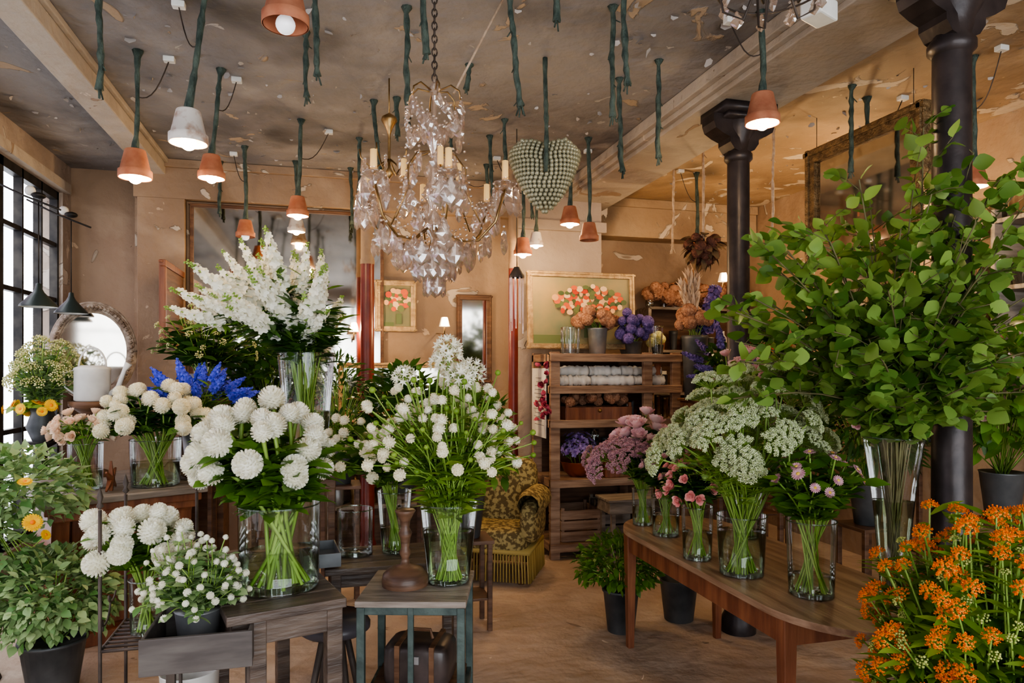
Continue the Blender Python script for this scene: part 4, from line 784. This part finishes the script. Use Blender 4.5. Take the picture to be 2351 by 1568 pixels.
# ivy, yellow flowers by window
ivyL=leaf(.40,(.3,1,.6,.35,.02),-.15,.1)
g=G('trailing_ivy_planter',(-1.82,4.28,0)); g.p('plant_stand',join(lathe([(.14,0),(.13,.03),(.03,.08),(.03,.7),(.12,.75),(.12,.77),(.0001,.77)],20)),iron); g.p('planter',mv(lathe([(.09,0),(.14,.2),(.0001,.18)],20),(0,0,.77)),zinc_dk)
bush(g,(.22,-.08,1.00),(.36,.28,.26),1100,ivyL,.055,leafD,stem_to=(0,0,.95)); bush(g,(.22,-.16,.68),(.18,.14,.36),500,ivyL,.05,leafD,'trailing_vines',(0,0,.95))
hp=np.array([(.42,-.36,.90),(.38,-.34,1.10),(.45,-.28,.82)]); g.p('yellow_blooms',inst(SUNF,frames([(.6,-1,.6),(.2,-.5,1),(.9,-.5,.5)],0,[.045,.033,.028]),hp),[yellow,orange]); g.p('bloom_stems',join(*[tube([(.05,-.05,.9),(h[0]*.8,h[1]*.7,h[2]-.08),h],.004,4) for h in hp]),stemM)
x,y,_=sv(90,4.9); x+=.02; g=G('yellow_flower_arrangement',(x,y,0)); g.p('stand',lathe([(.14,0),(.03,.06),(.03,1.1),(.12,1.15),(.0001,1.15)],16),iron); g.p('jug',mv(lathe([(.06,0),(.1,.1),(.07,.2),(.08,.24),(.0001,.22)],20),(0,0,1.15)),zinc_dk)
bouquet(g,80,(0,0,1.56),(.23,.2,.35),1.37,.0,.05,umbel(20,1.2,OCT,.15,.8),.052,[driedy,stemM],L_ov,.07,10,leafD,lo=-.1,z0=1.2,jr=(.5,1.02))
bouquet(g,9,(-.02,-.12,1.36),(.22,.15,.08),1.36,.0,.05,SUNF,.042,[yellow,orange],L_ov,.08,5,leafC,lo=.0,z0=1.2,hname='sunflowers')
# ================================================================== BACKGROUND GREENERY
def bg(name,px,d,zc,rad,mat,n=700,ls=.09,L=L_ov,head=None,hm=None,hs=.04,nh=20,base=None):
    x,y,_=sv(px,d); g=G(name,(x,y,0)); b=max(.45,zc-rad[2]*.75); ph=.26; s=b-ph
    g.p('wooden_stand',join(box(0,0,s-.012,.28,.28,.024),*[box(a*.115,q*.115,(s-.024)/2,.03,.03,s-.024) for a in(-1,1) for q in(-1,1)],box(0,0,s*.35,.24,.24,.016)),wood_br,False,.003)
    g.p('zinc_vase',mv(lathe([(.07,0),(.075,.005),(.105,ph*.97),(.11,ph),(.0001,ph-.02)],20),(0,0,s)),zinc_dk)
    bush(g,(0,0,zc),rad,n,L,ls,mat,stem_to=(0,0,b-.03),ns=40)
    if head is not None: D=fib(nh,-.2,1,.5); g.p('blooms',inst(head,frames(D,0,hs*U(.7,1.2,nh)),D*np.array(rad)*U(.85,1.1,nh)[:,None]+[0,0,zc]),hm)
bg('foliage_planter',620,5.6,1.50,(.34,.26,.40),leafB,900)
bg('foliage_planter',930,5.1,1.30,(.30,.28,.38),leafB,700)
bg('white_bloom_planter',1075,4.5,1.15,(.28,.26,.42),leafA,800,head=POMs,hm=crm,hs=.03,nh=26)
bg('foliage_planter',780,4.9,1.40,(.25,.25,.38),leafB,600,.08,L_lan)
bg('dark_foliage_planter',1800,4.95,1.30,(.30,.28,.42),leafB,800,.1,head=HYD,hm=dried,hs=.06,nh=12)
bg('dark_foliage_planter',1990,4.4,1.3,(.32,.32,.48),leafB,1000,.1,L_lan,head=ROSE,hm=lpink,hs=.035,nh=12)
bg('pink_bloom_planter',2300,3.7,1.45,(.34,.33,.45),leafA,900,.09,head=rose(18),hm=lpink,hs=.045,nh=26)
bg('red_bloom_planter',2110,4.9,1.75,(.30,.28,.45),leafB,800,.10,head=ROSE,hm=red,hs=.05,nh=14)
bg('mixed_bloom_planter',1745,5.75,1.80,(.22,.2,.22),leafB,400,.08,head=ROSE,hm=mixedP,hs=.05,nh=18)
bg('purple_bloom_planter',1665,5.3,1.60,(.19,.19,.26),leafB,400,.08,head=SPIKE,hm=[purple,stemM],hs=.16,nh=14)
# shelf with glassware on right wall
g=G('glassware_wall_shelf',(4.38,3.6,0)); g.p('boards',join(box(0,0,2.18,.34,2.8,.03),box(0,0,2.62,.34,2.8,.03),box(0,0,1.75,.34,2.8,.03),*[box(0,b,2.2,.34,.03,1.0) for b in(-1.4,0,1.4)]),wood_gr,False,.003)
gl=lathe([(.03,0),(.035,.002),(.045,.16),(.047,.16)],10); lc=[(U(-.1,.1)+0,-1.3+.11*i,z) for i in range(25) for z in(2.2,1.77,2.64)]
g.p('glass_vases',inst(gl,np.tile(np.eye(3),(len(lc),1,1))*1.2,np.array(lc)),glassR)
# warm lamps on the back wall
for px,d,z,e in((812,6.15,2.0,24),(1020,6.2,2.05,22),(1660,6.6,2.5,28)):
    x,y,_=sv(px,d,0); y=min(y,6.45 if x<1.75 else 6.68); wy=6.6 if x<1.75 else 7.0
    g=G('brass_wall_sconce',(x,y,z)); g.p('arm',tube([(0,wy-y,-.05),(0,.02,-.08),(0,0,-.02)],.007,6),brass); g.p('shade',lathe([(.03,.07),(.05,-.01)],16),terra_w); g.p('bulb',sph(.02,10,8,(0,0,.02)),bulbM); g.light('sconce_light',(0,-.06,.03),e)
# ================================================================== LIGHT, WORLD, CAMERA
w=bpy.data.worlds.new('sky'); bpy.context.scene.world=w; w.use_nodes=True; N=w.node_tree.nodes; N['Background'].inputs[0].default_value=(.90,.95,1,1); N['Background'].inputs[1].default_value=7.6
def portal(name,loc,rot,sx,sy):
    l=bpy.data.lights.new(name,'AREA'); l.shape='RECTANGLE'; l.size=sx; l.size_y=sy; l.cycles.is_portal=True
    o=bpy.data.objects.new(name,l); bpy.context.collection.objects.link(o); o.location=loc; o.rotation_euler=rot
portal('window_1_sky_portal',(XL-.15,(WY0+WY1)/2,(WZ0+WZ1)/2),(0,-pi/2,0),WZ1-WZ0,WY1-WY0)
portal('window_2_sky_portal',(1.2,YF-.15,1.7),(pi/2,0,0),6.2,2.8)
cam=bpy.data.cameras.new('camera'); cam.sensor_width=36; cam.lens=1600/2351*36; cam.shift_y=66/2351; cam.clip_start=.05
co=bpy.data.objects.new('camera',cam); bpy.context.collection.objects.link(co); co.location=(0,0,1.65); co.rotation_euler=(pi/2,0,-math.atan(425/1600)); bpy.context.scene.camera=co
try: bpy.context.scene.view_settings.look='AgX - Medium High Contrast'
except Exception as e: print(e)
